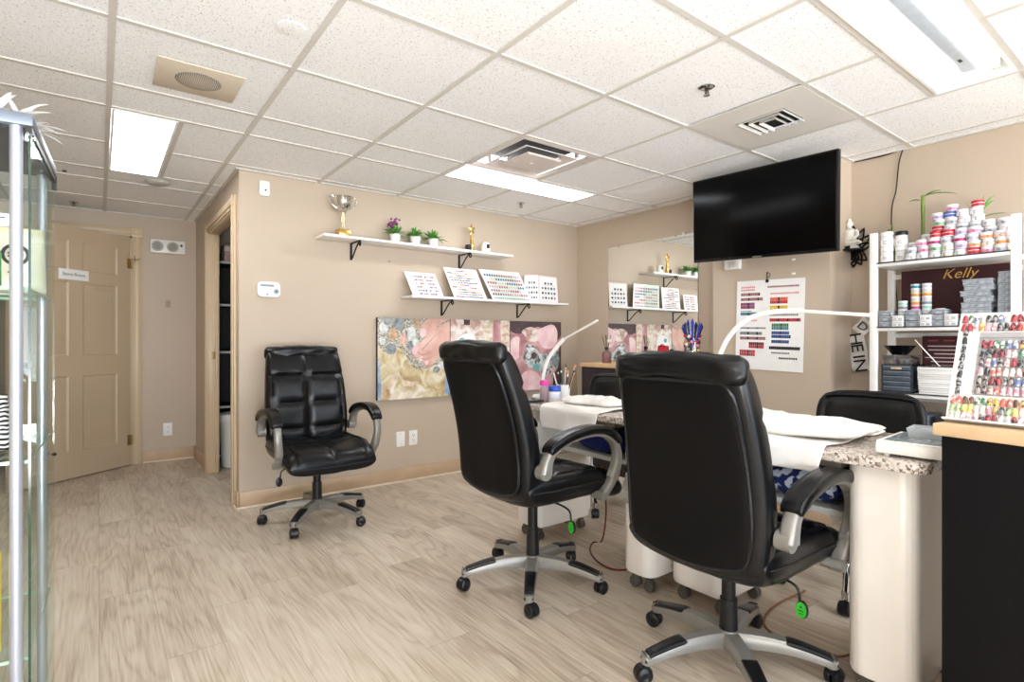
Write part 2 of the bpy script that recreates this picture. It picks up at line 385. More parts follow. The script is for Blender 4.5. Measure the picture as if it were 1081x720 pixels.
b.lathe([(.0, .001), (.018, .001), (.022, .006), (.028, .006), (.031, 0)], M=frame((HX+.038, YF-.034, 2.088), (0, -1, 0)))
b.b2((HX-DW-.095, YF-.018, 0), (HX-DW-.02, YF, 2.12), bev=.005)
b.b2((HX-.015, YF, 0), (HX, YF+.12, 2.05)); b.b2((HX-DW-.02, YF, 0), (HX-DW-.005, YF+.12, 2.05)); b.b2((HX-DW-.02, YF, 2.035), (HX, YF+.12, 2.05))
struct(b.build('trim_4', TRIMC))
# ---------------------------------------------------------------- store-room door, ajar (local x from hinge, front = -y side)
DP = mat('tan_door_paint', 'bda78c', .4, var=.03, scale=3, bump=.06, bscale=90)
b = MB(); DH = 2.03; T_ = .035
panels = [(.12, .42, 1.68, 1.92), (.53, .83, 1.68, 1.92), (.12, .42, .99, 1.59), (.53, .83, .99, 1.59), (.12, .42, .22, .83), (.53, .83, .22, .83)]
pxs = [0, .12, .42, .53, .83, DW]; pzs = [.008, .22, .83, .99, 1.59, 1.68, 1.92, DH]
for i in range(5):
    for j in range(7):
        hole = (i in (1, 3)) and (j in (1, 3, 5))
        if hole:
            x0, x1, z0, z1 = pxs[i], pxs[i+1], pzs[j], pzs[j+1]
            R = []
            for ins, y in ((0, 0), (.014, .009), (.028, .009), (.055, .001), (.06, .001)):
                R.append([(x0+ins, y, z0+ins), (x1-ins, y, z0+ins), (x1-ins, y, z1-ins), (x0+ins, y, z1-ins)])
            b.rings(R, capa=False, capb=True)
            b.face([(x0, T_, z0), (x0, T_, z1), (x1, T_, z1), (x1, T_, z0)])
        else:
            for y in (0, T_): b.face([(pxs[i], y, pzs[j]), (pxs[i+1], y, pzs[j]), (pxs[i+1], y, pzs[j+1]), (pxs[i], y, pzs[j+1])])
for x in (0, DW): b.face([(x, 0, pzs[0]), (x, T_, pzs[0]), (x, T_, DH), (x, 0, DH)])
for z in (pzs[0], DH): b.face([(0, 0, z), (DW, 0, z), (DW, T_, z), (0, T_, z)])
bmesh.ops.recalc_face_normals(b.bm, faces=b.bm.faces[:])
# local +x maps to the direction away from the hinge; local -y must face the camera
dang = math.atan2(-.62, -.783)
door = link('door_1', None, None, (HX-.012, YF-.045, 0), dang); struct(door)
for v in b.bm.verts: v.co.y = -v.co.y
bmesh.ops.reverse_faces(b.bm, faces=b.bm.faces[:])
for v in b.bm.verts: v.co.y += 0
struct(b.build('door_panel', DP, door, ang=20))
k = MB(); k.lathe([(.0, 0), (.032, 0), (.032, .006), (.012, .012), (.011, .03), (.026, .04), (.03, .055), (.022, .066), (0, .068)], M=frame((.87, 0, .93), (0, 1, 0))); k.build('door_knob', CHROME, door)
for z in (.23, 1.80):
    k = MB(); k.cyl((-.008, .006, z-.045), (-.008, .006, z+.045), .007, seg=10); k.b2((-.006, 0, z-.045), (.03, .002, z+.045)); k.build('hinge', mat('aged_brass', 'a98c63', .35, metal=.8), door)
k = MB(); k.cyl((.70, 0, .245), (.70, .012, .245), .016); k.cyl((.70, .01, .245), (.70, .075, .245), .006); ds = k.build('door_stop', CHROME, door)
k = MB(); k.lathe([(0, 0), (.011, 0), (.013, .008), (.013, .02), (.009, .026), (0, .027)], M=frame((.70, .07, .245), (0, 1, 0))); k.build('rubber_tip', BLACK, ds)
# sign on the door
b = MB(); b.b2((-.118, 0, -.042), (.118, .004, .042), bev=.001); b.mi = 1
b.text('Store Room', .036, basis((0, .0042, 0), (-1, 0, 0), (0, 0, 1)))
R_ = Matrix.Rotation(dang, 3, 'Z')
tag(b.build('door_sign', [WPLAST, BLACK], None, V((HX-.012, YF-.045, 0))+R_ @ V((.492, .0005, 1.645)), dang), 'white rectangular sign reading Store Room on the tan panel door', 'sign')
# hall doorway side room contents
b = MB(); b.b2((-.25, -.2, 0), (-.235, .2, 1.9)); b.b2((.235, -.2, 0), (.25, .2, 1.9)); b.b2((-.235, .185, 0), (.235, .2, 1.9))
shr = thing('storage_rack', 'tall black storage rack inside the dim side room past the doorway', 'rack', (1.115, 5.775, 0))
DK = mat('dark_rack', '121216', .5); b.build('frame', DK, shr)
for z in (.06, .5, 1.0, 1.43, 1.82):
    k = MB(); k.b2((-.235, -.195, z), (.235, .185, z+.018)); k.mi = 1; k.b2((-.25, -.205, z-.002), (.25, -.2, z+.018)); k.build('shelf', [DK, WPLAST], shr)
b = MB(); b.box((0, 0, .08), (.20, .22, .16), bev=.004); b.mi = 1; b.b2((-.101, -.111, .10), (.101, -.11, .14))
tag(b.build('carton', [mat('pink_card', 'd9b7ab', .6), WPLAST], None, (1.02, 5.72, 1.8385)), 'pale pink carton on the upper shelf of the dark side-room rack', 'box')
bk = thing('lidded_bin', 'white plastic bin with a rimmed lid on the side room floor', 'bin', (.995, 5.385, 0))
b = MB(); b.lathe([(0, 0), (.125, 0), (.135, .01), (.15, .38), (.155, .39), (.155, .42), (.15, .422), (0, .422)], seg=32); b.build('body', WPLAST, bk)
b = MB(); b.lathe([(.162, .405), (.166, .415), (.164, .46), (.155, .47), (.03, .48), (0, .48)], seg=32); b.build('lid', WHITE, bk)
# brass strike on the jamb
b = MB(); b.box((0, 0, 0), (.03, .004, .06), bev=.001); b.box((0, -.003, 0), (.014, .004, .03)); tag(b.build('strike_plate', mat('aged_brass', 'a98c63', .35, metal=.8), None, (XW+.03, 5.203, .99)), 'small brass strike plate on the hall doorway jamb', 'hardware')
# ---------------------------------------------------------------- ceiling fixtures
LENS = emis('lit_lens', 'f6faff', 10); TUBE = emis('lit_tube', 'f6faff', 4.5)
TROF = mat('troffer_white', 'f4f3ef', .4, var=.01)
def troffer(name, hole, label, kind, group=None):
    x0, x1, y0, y1 = hole; t = thing(name, label, 'light', ((x0+x1)/2, (y0+y1)/2, H), 0, group)
    w, d = (x1-x0)/2-.013, (y1-y0)/2-.013
    b = MB(); f = .012
    b.b2((-w, -d, -.003), (w, -d+f, .01)); b.b2((-w, d-f, -.003), (w, d, .01)); b.b2((-w, -d+f, -.003), (-w+f, d-f, .01)); b.b2((w-f, -d+f, -.003), (w, d-f, .01)); b.build('frame', TROF, t)
    if kind == 'lens':
        b = MB(); b.box((0, 0, .006), (2*(w-f), 2*(d-f), .006)); b.build('lens', LENS, t)
    else:
        b = MB(); R = [[(-w, -d, .0), (w, -d, .0), (w, d, .0), (-w, d, .0)], [(-w+.03, -d+.06, .085), (w-.03, -d+.06, .085), (w-.03, d-.06, .085), (-w+.03, d-.06, .085)]]
        b.rings(R, capa=False, capb=True); o = b.build('reflector', TROF, t, ang=0)
        b = MB(); b.box((0, 0, .055), (2*w-.12, .075, .05), bev=.02, seg=3); b.mi = 1; b.box((w-.22, .0, .0295), (.03, .012, .001)); b.build('ballast_cover', [mat('ballast_white', 'b9c2ca', .3), BLACK], t)
        for s in (-1, 1):
            yy = s*(d*.54)
            b = MB(); b.cyl((-w+.06, yy, .04), (w-.06, yy, .04), .0165, seg=12); tb = b.build('tube', TUBE, t)
            for e in (-1, 1):
                b = MB(); b.cyl((e*(w-.06), yy, .04), (e*(w-.035), yy, .04), .017, seg=12); b.box((e*(w-.03), yy, .05), (.012, .03, .05)); b.build('tube_socket', TROF, tb)
    return t
troffer('troffer_light', HOLES[0], 'long narrow ceiling light with glowing lens beside the square air diffuser', 'lens')
troffer('troffer_light', HOLES[1], 'open two-tube fluorescent ceiling light above the black reception counter', 'open')
troffer('troffer_light', HOLES[2], 'narrow lit ceiling light in the hall near the store room door', 'lens')
for h in HOLES[5:]: troffer('troffer_light', h, 'narrow unseen ceiling light added behind the camera for ambient light', 'lens', 'unseen ceiling lights added behind the camera')  # unseen lights, added to give ambient light from behind the camera
# round-neck square diffuser
t = thing('air_diffuser', 'square ceiling air diffuser with stepped cones beside the long light', 'diffuser', (2.1705, 2.679, H))
def ringsq(b, r0, z0, r1, z1): b.rings([[(-r0, -r0, z0), (r0, -r0, z0), (r0, r0, z0), (-r0, r0, z0)], [(-r1, -r1, z1), (r1, -r1, z1), (r1, r1, z1), (-r1, r1, z1)]], capa=False, capb=False)
DIFW = mat('diffuser_enamel', 'd9cec6', .4, var=.03); DARKD = mat('duct_dark', '2a2623', .8)
b = MB(); w = .292; ringsq(b, w, 0, w-.022, -.002); ringsq(b, w-.022, -.002, w-.028, .02); ringsq(b, w, .01, w, 0); b.build('frame', DIFW, t, ang=0)
b = MB(); b.box((0, 0, .10), (.58, .58, .01)); 
for s in (-1, 1):
    for k in (-1, 0, 1):
        b.mi = 1; b.box((k*.15, s*.25, .06), (.02, .02, .06)); b.box((s*.25, k*.15, .06), (.02, .02, .06))
b.build('duct', [DARKD, DIFW], t)
b = MB(); ringsq(b, .205, -.006, .205, -.001); ringsq(b, .205, -.006, .15, .018); ringsq(b, .205, -.001, .15, .023); b.build('cone', DIFW, t, ang=0)
b = MB(); ringsq(b, .128, -.016, .134, -.006); b.face([(-.128, -.128, -.016), (.128, -.128, -.016), (.128, .128, -.016), (-.128, .128, -.016)]); b.face([(-.134, -.134, -.006), (.134, -.134, -.006), (.134, .134, -.006), (-.134, .134, -.006)]); b.mi = 1; b.lathe([(.0, -.0175), (.012, -.0175), (.012, -.016)]); b.build('centre_plate', [DIFW, CHROME], t, ang=0)
# three-way grille on a blank panel
t = thing('ceiling_vent', 'plain white ceiling panel with a small three-way louvre grille', 'vent', (2.78, 1.4595, H))
PANW = mat('vent_panel', 'dedad2', .45, var=.02)
b = MB(); w = .292; q = .125
for lo, hi in (((-w, -w), (w, -q)), ((-w, q), (w, w)), ((-w, -q), (-q, q)), ((q, -q), (w, q))): b.b2((*lo, 0), (*hi, .008))
b.build('panel', PANW, t, ang=0)
b = MB(); b.b2((-q, -q, .018), (q, q, .03)); b.build('duct', mat('duct_shade_black', '0c0b0a', .9), t)  # black plate just above the blades, standing in for shade in the gaps
for i, r in enumerate((.115, .078, .041)):
    b = MB(); pts = [(q-.01, r, 0), (-r, r, 0), (-r, -r, 0), (q-.01, -r, 0)]
    for a, c in zip(pts, pts[1:]):
        a, c = V(a), V(c); m_ = (a+c)/2; nrm = V((0, 1 if m_.y > .01 else -1, 0)) if abs(m_.y) > .01 else V((-1, 0, 0))
        L = (c-a).length; M_ = basis(m_, (c-a), -nrm*.38+V((0, 0, .92)))
        b.box((0, 0, 0), (L, .016, .002), M=M_)
    b.build('louvre', PANW, t, ang=0)
# speaker
t = thing('ceiling_speaker', 'beige rectangular ceiling plate with a round speaker grille over the hall', 'speaker', (.345, 2.722, H))
BEI = mat('speaker_plate', 'd2c5b1', .45, var=.02); b = MB(); b.box((0, 0, -.003), (.318, .305, .006), bev=.002); b.build('plate', BEI, t)
def grille_mat():
    m, nt, p = new_mat('perforated_grille'); tc = nt.nodes.new('ShaderNodeTexCoord'); v = nt.nodes.new('ShaderNodeTexVoronoi'); v.inputs['Scale'].default_value = 130; v.inputs['Randomness'].default_value = 0
    nt.links.new(tc.outputs['Object'], v.inputs['Vector']); r = nt.nodes.new('ShaderNodeValToRGB'); r.color_ramp.elements[0].position = .35; r.color_ramp.elements[1].position = .5
    r.color_ramp.elements[0].color = lin('5a544c')+(1,); r.color_ramp.elements[1].color = lin('bdb2a2')+(1,); nt.links.new(v.outputs['Distance'], r.inputs['Fac']); nt.links.new(r.outputs['Color'], p.inputs['Base Color']); return m
GRILLE = grille_mat()
b = MB(); b.lathe([(0, -.011), (.07, -.010), (.085, -.008), (.09, -.005), (.09, -.003)], seg=40); b.build('grille', GRILLE, t)
b = MB(); b.lathe([(0, -.0035), (.047, -.0035), (.05, -.003), (.051, 0)], seg=32); tag(b.build('ceiling_disc', TILE, None, (.558, 2.07, H+.004)), 'round tile-coloured cap set in the ceiling past the speaker plate', 'cap')
b = MB(); b.lathe([(0, -.02), (.06, -.018), (.075, -.01), (.08, 0)], seg=32); tag(b.build('round_detector', mat('grey_disc', 'b9b4ac', .5), None, (.337, 4.66, H+.004)), 'flat grey round detector on the hall ceiling past the light', 'detector')
def sprinkler(loc, label):
    t = thing('fire_sprinkler', label, 'sprinkler', loc)
    b = MB(); b.lathe([(.012, .002), (.034, 0), (.036, -.003), (.03, -.006), (.026, -.004), (.012, -.002)], seg=24); b.build('escutcheon', CHROME, t)
    b = MB(); b.cyl((0, 0, 0), (0, 0, -.016), .009); 
    for s in (-1, 1): b.tube(smooth_path([(s*.008, 0, -.014), (s*.014, 0, -.024), (s*.004, 0, -.038)], 4), .0025, 6)
    b.cyl((0, 0, -.016), (0, 0, -.038), .003, seg=8); b.build('head', mat('sprinkler_steel', '55524d', .3, metal=.8), t)
    b = MB(); b.cyl((0, 0, -.038), (0, 0, -.040), .015); b.build('deflector', CHROME, t)
sprinkler((2.171, 1.435, H+.006), 'chrome fire sprinkler near the three-way ceiling grille')
sprinkler((2.782, 3.57, H+.006), 'small fire sprinkler near the mirror end of the back wall')
sprinkler((-.167, 5.75, H+.006), 'fire sprinkler in the hall ceiling by the store room door')
b = MB(); b.lathe([(0, -.006), (.011, -.006), (.013, 0)]); tag(b.build('ceiling_sensor', BLACK, None, (-.185, 4.725, H+.005)), 'tiny black sensor dot on the hall ceiling tile', 'sensor')
# ---------------------------------------------------------------- fixtures on the walls
def frontY(o): return o
b = MB(); b.prism(rrect(.066, .102, .014), .024, M=basis((0, 0, 0), (1, 0, 0), (0, 0, 1)), bev=.004); b.mi = 1; b.cyl((.006, -.0245, -.012), (.006, -.026, -.012), .006)
tag(b.build('motion_sensor', [WPLAST, BLACK], None, (.894, YB, 2.145)), 'white rounded wall sensor high by the hall corner', 'sensor')
t = thing('thermostat', 'white rounded thermostat on the back wall near the hall corner', 'thermostat', (.921, YB, 1.462))
b = MB(); b.prism(rrect(.148, .105, .03), .028, M=basis((0, 0, 0), (1, 0, 0), (0, 0, 1)), bev=.006); b.build('housing', WPLAST, t)
b = MB(); b.box((-.012, -.0285, .026), (.085, .003, .014), bev=.001); b.build('display', mat('grey_lcd', '8a9294', .25), t)
b = MB(); b.lathe([(0, .006), (.01, .006), (.017, .004), (.018, 0)], M=frame((.045, -.028, -.012), (0, -1, 0))); b.mi = 1; b.lathe([(0, .0075), (.006, .0075), (.006, .006)], M=frame((.045, -.028, -.012), (0, -1, 0))); b.cyl((-.012, -.028, -.034), (-.012, -.0295, -.034), .005); b.build('dial', [mat('dial_grey', '9aa9b3', .3), BLACK], t)
def plate(b): b.prism(rrect(.072, .118, .006), .006, M=basis((0, 0, 0), (1, 0, 0), (0, 0, 1)), bev=.0015)
b = MB(); plate(b); b.mi = 1
for z in (-.042, .042): b.cyl((0, -.006, z), (0, -.0072, z), .003, seg=8)
tag(b.build('blank_plate', [WPLAST, SILVER], None, (1.9, YB, .337)), 'blank white wall plate left of the outlet below the pebble picture', 'wall plate')
def outlet(loc, label):
    t = thing('wall_outlet', label, 'outlet', loc); b = MB(); plate(b); b.build('plate', WPLAST, t)
    for z in (-.02, .02):
        b = MB(); b.prism(rrect(.034, .03, .008), .0025, M=basis((0, -.006, z), (1, 0, 0), (0, 0, 1))); b.mi = 1
        for x in (-.007, .007): b.box((x, -.0087, z+.003), (.003, .001, .009))
        b.cyl((0, -.0085, z-.009), (0, -.0092, z-.009), .003, seg=8); b.build('socket', [WHITE, BLACK], t)
outlet((2.01, YB, .337), 'white duplex outlet beside the blank plate under the picture')
outlet((.51, YF, .29), 'white duplex outlet low on the hall end wall by the store door')
t = thing('emergency_light', 'white twin-lamp emergency light box on the hall end wall', 'emergency light', (.508, YF, 1.979))
b = MB(); b.box((0, -.03, 0), (.276, .06, .122), bev=.008); b.mi = 1; b.cyl((.105, -.06, .018), (.105, -.0612, .018), .011); b.build('housing', [WPLAST, BLACK], t)
for x in (-.085, .035):
    b = MB(); b.lathe([(.046, 0), (.047, .018), (.042, .022), (.036, .012), (.0, .006)], M=frame((x, -.06, 0), (.1, -1, -.15)), seg=24); hd = b.build('lamp_head', mat('lamp_rim', 'c2beb4', .35), t)
    b = MB(); b.lathe([(0, .012), (.02, .011), (.034, .013)], M=frame((x, -.06, 0), (.1, -1, -.15)), seg=20); b.box((x, -.07, 0), (.02, .014, .02), bev=.006); b.build('bulb', mat('bulb_grey', '96948e', .2), hd)
b = MB(); b.prism(rrect(.045, .07, .004), .003, M=basis((0, 0, 0), (1, 0, 0), (0, 0, 1))); b.mi = 1; b.box((.004, -.0035, .01), (.008, .001, .02)); b.box((-.006, -.0035, -.012), (.014, .001, .006))
tag(b.build('thermostat_backplate', [mat('dull_plate', 'ab9880', .5), mat('dull_plate_dark', '6d604f', .5)], None, (.512, YF, 1.455)), 'small tan mounting plate on the hall end wall below the emergency light', 'wall plate')
b = MB(); b.tube([(0, 0, .03), (0, -.012, .005), (0, -.016, -.03)], .003, 6); b.tube([(-.05, -.012, 0), (-.02, -.02, -.006), (.02, -.02, -.004), (.04, -.006, .004)], .003, 6); tag(b.build('door_hook', mat('aged_brass', 'a98c63', .35, metal=.8), None, (.255, YF-.03, 1.845)), 'small brass hook latch at the store room door casing', 'hook')
for i, (x, z) in enumerate(((onY(411, 276, YB).x, onY(411, 276, YB).z),)):
    b = MB(); b.cyl((0, 0, 0), (0, -.008, 0), .004, seg=8); tag(b.build('wall_nail', BMETAL, None, (x, YB, z)), 'tiny nail in the wall beneath the trophy shelf', 'nail')
# ---------------------------------------------------------------- executive chairs (local: faces +x)
CORD = mat('welt_piping', '0c0c0e', .4, var=.1)
def caster(parent, x, y, a, hub=BLACK, hood=BLACK):
    c = MB(); d = V((math.cos(a), math.sin(a), 0)); sd = V((-d.y, d.x, 0)); o = V((x, y, 0))
    c.cyl(o+V((0, 0, .05)), o+V((0, 0, .085)), .006, seg=10)
    p = o+d*.016+V((0, 0, .027))
    for s in (-1, 1):
        M = frame(p+sd*(s*.013), sd*s)
        c.lathe([(0, -.009), (.024, -.009), (.027, -.006), (.027, .006), (.023, .010), (.013, .012), (.008, .009), (0, .009)], M=M, seg=20)
    R = []
    for s in (-.014, .014):
        R.append([p+sd*s+d*(.03*math.cos(t))+V((0, 0, .03*math.sin(t))) for t in [PI*k/8 for k in range(-1, 8)]]+[p+sd*s+d*(.014*math.cos(t))+V((0, 0, .014*math.sin(t))) for t in [PI*k/8 for k in range(7, -2, -1)]])
    c.rings(R); return c.build('caster', hub, parent)
def star_base(parent, a0, metal, R=.31, pads=True, z0=.115, z1=.082, chrome=False):
    b = MB(); b.lathe([(0, z0-.045), (.04, z0-.045), (.046, z0-.03), (.046, z0), (.036, z0+.016), (0, z0+.016)], seg=24)
    prof = [(-.5, -.5), (-.5, .2), (-.34, .5), (.34, .5), (.5, .2), (.5, -.5)] if not chrome else [(.5*math.cos(t), .5*math.sin(t)) for t in [2*PI*k/10 for k in range(10)]]
    angs = [a0+2*PI*k/5 for k in range(5)]
    for a in angs:
        d = V((math.cos(a), math.sin(a), 0)); n = 8; pts = []; sc = []
        for i in range(n+1):
            t = i/n; r = .025+(R-.012)*t; zz = z0-.012+(z1-z0+.004)*(t**1.5)+(.012*math.sin(PI*t) if not chrome else .02*math.sin(PI*t))
            pts.append(d*r+V((0, 0, zz))); sc.append((.062-.022*t, .05-.024*t) if not chrome else (.034-.008*t, .034-.012*t))
        b.sweep(pts, prof, scale=sc)
        e = d*(R+.002); b.cyl(e+V((0, 0, z1-.022)), e+V((0, 0, z1+.006)), .017 if chrome else .02, seg=14)
    base = b.build('star_base', metal, parent)
    for a in angs:
        if pads:
            k = MB(); d = V((math.cos(a), math.sin(a), 0)); sd = V((-d.y, d.x, 0))
            def fn(s, t, h): 
                r = R-.058+s*.076; tt = min(1, max(0, (r-.025)/(R-.012))); zc = z0-.012+(z1-z0+.004)*(tt**1.5)+.012*math.sin(PI*tt)+.5*(.05-.024*tt)-.003-.012*max(0, (s-.7)/.3)
                return d*r+sd*(t*(.0225-.003*s))+V((0, 0, zc+.009*h))
            k.pillow(fn, 12, 8, p=6, q=3)
            for j in range(4):
                k.tube([d*(R-.03+j*.014)+sd*(-.015)+V((0, 0, z1+.0225-j*.0035)), d*(R-.03+j*.014)+sd*.015+V((0, 0, z1+.0225-j*.0035))], .0022, 5)
            k.build('foot_pad', BLACK, base)
        caster(parent, math.cos(a)*R, math.sin(a)*R, a+random.uniform(-.9, .9)+.6)
    return base
def groove(x, c, w, d): return d*math.exp(-((x-c)/w)**2)
def exec_chair(label, loc, rz, a0, lift=0, lean=.10, tagged=False, wrinkle=1):
    T = thing('executive_chair', label, 'chair', loc, rz)
    zs = .425+lift
    # seat
    def sfn(s, t, h):
        x = .055+.285*s; y = .262*t*(1-.05*s**6)
        x *= (1-.03*t**6)
        z = zs+.012+.02*t*t*(1 if s < .5 else .4)-.045*max(0, (s-.35)/.65)**2
        th = .066 if h > 0 else .066
        return V((x, y, z+th*h+.004*NZ.noise((x*14, y*14, 3.))*wrinkle))
    def sseam(s, t):
        g = groove(t, 0, .04, .24)*(1 if -.8 < s < .99 else .3)
        for c in (-.35, .25): g = max(g, groove(s, c, .045, .26)*(1 if abs(t) < .8 else .2))
        g = max(g, groove(abs(t), .8, .025, .22)); return g
    b = MB(); b.pillow(sfn, 34, 34, p=8, q=2.8, seam=sseam); 
    seat = b.build('seat', LEATH, T)
    b = MB(); b.tube([sfn(math.cos(a)*(.985 if 1 else 1), math.sin(a), 0)+V((0, 0, -.002)) for a in []] or [(sfn(max(-1, min(1, 1.35*math.cos(a))), max(-1, min(1, 1.35*math.sin(a))), 0)) for a in [2*PI*k/60 for k in range(60)]], .005, 6, loop=True); b.build('seat_piping', CORD, seat)
    # backrest
    z0, z1 = .40+lift, 1.045+lift
    def bx(s):
        u = (s+1)/2
        return -.215-lean*u**1.5+.02*math.sin(PI*u*1.1)
    def wid(s): u = (s+1)/2; return .246+.016*math.sin(PI*min(1, u*1.05)**.8)-.012*u
    def bfn(s, t, h):
        z = z0+(z1-z0)*(s+1)/2; y = wid(s)*t*(1-.04*abs(s)**8)
        if s < 0: z += .03*(t**2)*(-s)
        x = bx(s)+.012*(t*t)+(.062 if h > 0 else .045)*h
        if h > 0: x += .005*NZ.noise((z*9, y*11, 7.))*wrinkle*h
        return V((x, y, z))
    def bseam(s, t):
        g = groove(t, 0, .03, .3)*(1 if s < .5 else .5)
        g = max(g, groove(s, .50, .03, .42)); g = max(g, groove(s, -.02+.06*abs(t), .03, .28)); g = max(g, groove(s, -.5-.05*abs(t), .03, .2)); g = max(g, groove(abs(t), .84, .025, .15)*(1 if s < .48 else .2)); return g
    b = MB(); b.pillow(bfn, 40, 34, p=10, q=3.2, seam=bseam); back = b.build('backrest', LEATH, T)
    # head roll over the top edge
    def hfn(s, t, h):
        z = z1-.012+.044*s; y = .238*t*(1-.09*abs(s)**4)
        return V((bx(1)-.002+(.068 if h > 0 else .045)*h*(1 if s < .2 else 1)+.008*NZ.noise((y*13, z*26, h))*wrinkle, y, z+.012*math.cos(t*1.3)-.006+.007*NZ.noise((y*17, s*2, h))))
    b = MB(); b.pillow(hfn, 22, 30, p=4, q=2.2, seam=lambda s, t: groove(t, 0, .02, .06)); b.build('headrest', LEATH, back)
    # rear panel with welt
    def pfn(s, t, h):
        ss = -.92+.885*(s+1)
        z = z0+(z1-z0)*(ss+1)/2; y = wid(ss)*.86*t*(1-.05*abs(s)**8)
        if ss < 0: z += .03*t*t*(-ss)
        return V((bx(ss)-.046+.012*t*t-(.014*h if h > 0 else .004*h), y, z))
    b = MB(); b.pillow(pfn, 26, 22, p=12, q=4, seam=lambda s, t: .25*abs(NZ.noise((s*2, t*2, 5.)))); pan = b.build('back_panel', LEATH2, back)
    b = MB(); b.tube([pfn(max(-1, min(1, 1.36*math.sin(a))), max(-1, min(1, 1.36*math.cos(a))), 0)+V((-.004, 0, 0)) for a in [2*PI*k/72 for k in range(72)]], .0065, 6, loop=True); b.build('back_piping', CORD, pan)
    # arms
    for sd in (-1, 1):
        yy = .292*sd
        pts = smooth_path([(-.175, 0, .545), (-.165, 0, .59), (-.135, 0, .632), (-.06, 0, .665), (.05, 0, .683), (.15, 0, .676), (.216, 0, .64), (.245, 0, .58), (.24, 0, .51), (.215, 0, .45), (.175, 0, .405), (.15, 0, .395)], 5)
        pts = [p+V((0, yy-sd*.018*max(0, (.56-p.z)/.16)*(1 if p.x > 0 else .6), lift)) for p in pts]
        n = len(pts); prof = rrect(1, 1, .3, 3)
        sc = []
        for i in range(n):
            t = i/(n-1)
            w = .048-.008*math.sin(PI*t); th = .060-.030*math.sin(PI*min(1, t*1.25))**.7 if t < .8 else .032
            sc.append((w, th))
        b = MB(); b.sweep(pts, prof, up=(0, 0, 1) if False else (.02, sd*.0, 1), scale=sc) if False else None
        R = []
        for i, p in enumerate(pts):
            tg = (pts[min(i+1, n-1)]-pts[max(i-1, 0)]).normalized(); yv = V((0, 1, 0)); nv = tg.cross(yv).normalized()
            R.append([p+yv*(a*sc[i][0])+nv*(c*sc[i][1]) for a, c in prof])
        b.rings(R); b.cyl((-.175, yy-.03*sd, .55+lift), (-.175, yy+.012*sd, .55+lift), .03, seg=20); b.cyl((.16, yy-.06*sd, .40+lift), (.16, yy+.008*sd, .40+lift), .018, seg=16)
        arm = b.build('armrest', SILVER, T)
        lo = [i for i, p in enumerate(pts) if p.z-lift > .615 and i < n*.68]; pp = pts[lo[0]:lo[-1]+1]; m = len(pp)
        def afn(s, t, h):
            f = (s+1)/2*(m-1); i = min(int(f), m-2); p = pp[i].lerp(pp[i+1], f-i); tg = (pp[min(i+2, m-1)]-pp[max(i-1, 0)]).normalized(); nv = V((-tg.z, 0, tg.x))
            return p+V((0, t*.036*(1-.12*s**6), 0))+nv*(.014+(.022 if h > 0 else .016)*h)
        b = MB(); b.pillow(afn, 26, 14, p=8, q=2.6, seam=lambda s, t: groove(abs(t), .62, .06, .10)); b.build('arm_pad', LEATH, arm)
    # column, mechanism, lever
    b = MB(); b.cyl((0, 0, .09), (0, 0, .235+lift*.5), .031, .028, seg=24); b.cyl((0, 0, .23+lift*.5), (0, 0, zs-.06), .023, seg=20); b.cyl((0, 0, .118), (0, 0, .128), .035, seg=24); b.build('gas_column', BLACK, T)
    b = MB(); b.box((.0, 0, zs-.062), (.19, .13, .045), bev=.012); b.cyl((.07, -.03, zs-.085), (.07, .03, zs-.085), .02, seg=14); b.build('tilt_mechanism', BLACK, T)
    sy = -1
    b = MB(); b.tube(smooth_path([(.03, sy*.06, zs-.07), (.03, sy*.16, zs-.072), (.03, sy*.215, zs-.085), (.03, sy*.225, zs-.125)], 5), .0045, 8)
    b.prism([(x, y) for x, y in circ(0, 0, .019, .028, 18)], .012, M=basis((.024, sy*.232, zs-.15), (0, 1, 0), (0, 0, 1)), bev=.003); lv = b.build('tilt_lever', BLACK, T)
    if tagged:
        b = MB(); 
        for M_ in (basis((.0365, sy*.232, zs-.15), (0, 1, 0), (0, 0, 1)), basis((.0235, sy*.232, zs-.15), (0, -1, 0), (0, 0, 1))):
            b.mi = 0; b.prism(circ(0, 0, .0165, .025, 18), .0008, M=M_); b.mi = 1; b.flat(circ(0, .010, .004), .0012, M_); b.box((0, -.002, .0012), (.016, .004, .0004), M=M_); b.box((0, -.011, .0012), (.012, .003, .0004), M=M_)
        b.build('lever_badge', [GREENTAG, mat('dark_green', '0d5a18', .4)], lv)
    star_base(T, a0, SILVER)
    return T
R_ = math.radians
exec_chair('black leather executive chair standing alone by the bare wall, its seat facing out', (1.085, 3.46, 0), R_(-90), R_(13+90), lean=.09)
exec_chair('black leather executive chair seen from behind, pulled up to the far manicure table', (1.60, 1.965, 0), R_(0), R_(12), lift=.035, lean=.12, tagged=True)
exec_chair('large black leather executive chair nearest the camera, its back hiding the nearer table', (1.725, 1.055, 0), R_(0), R_(15), lean=.075, tagged=True)
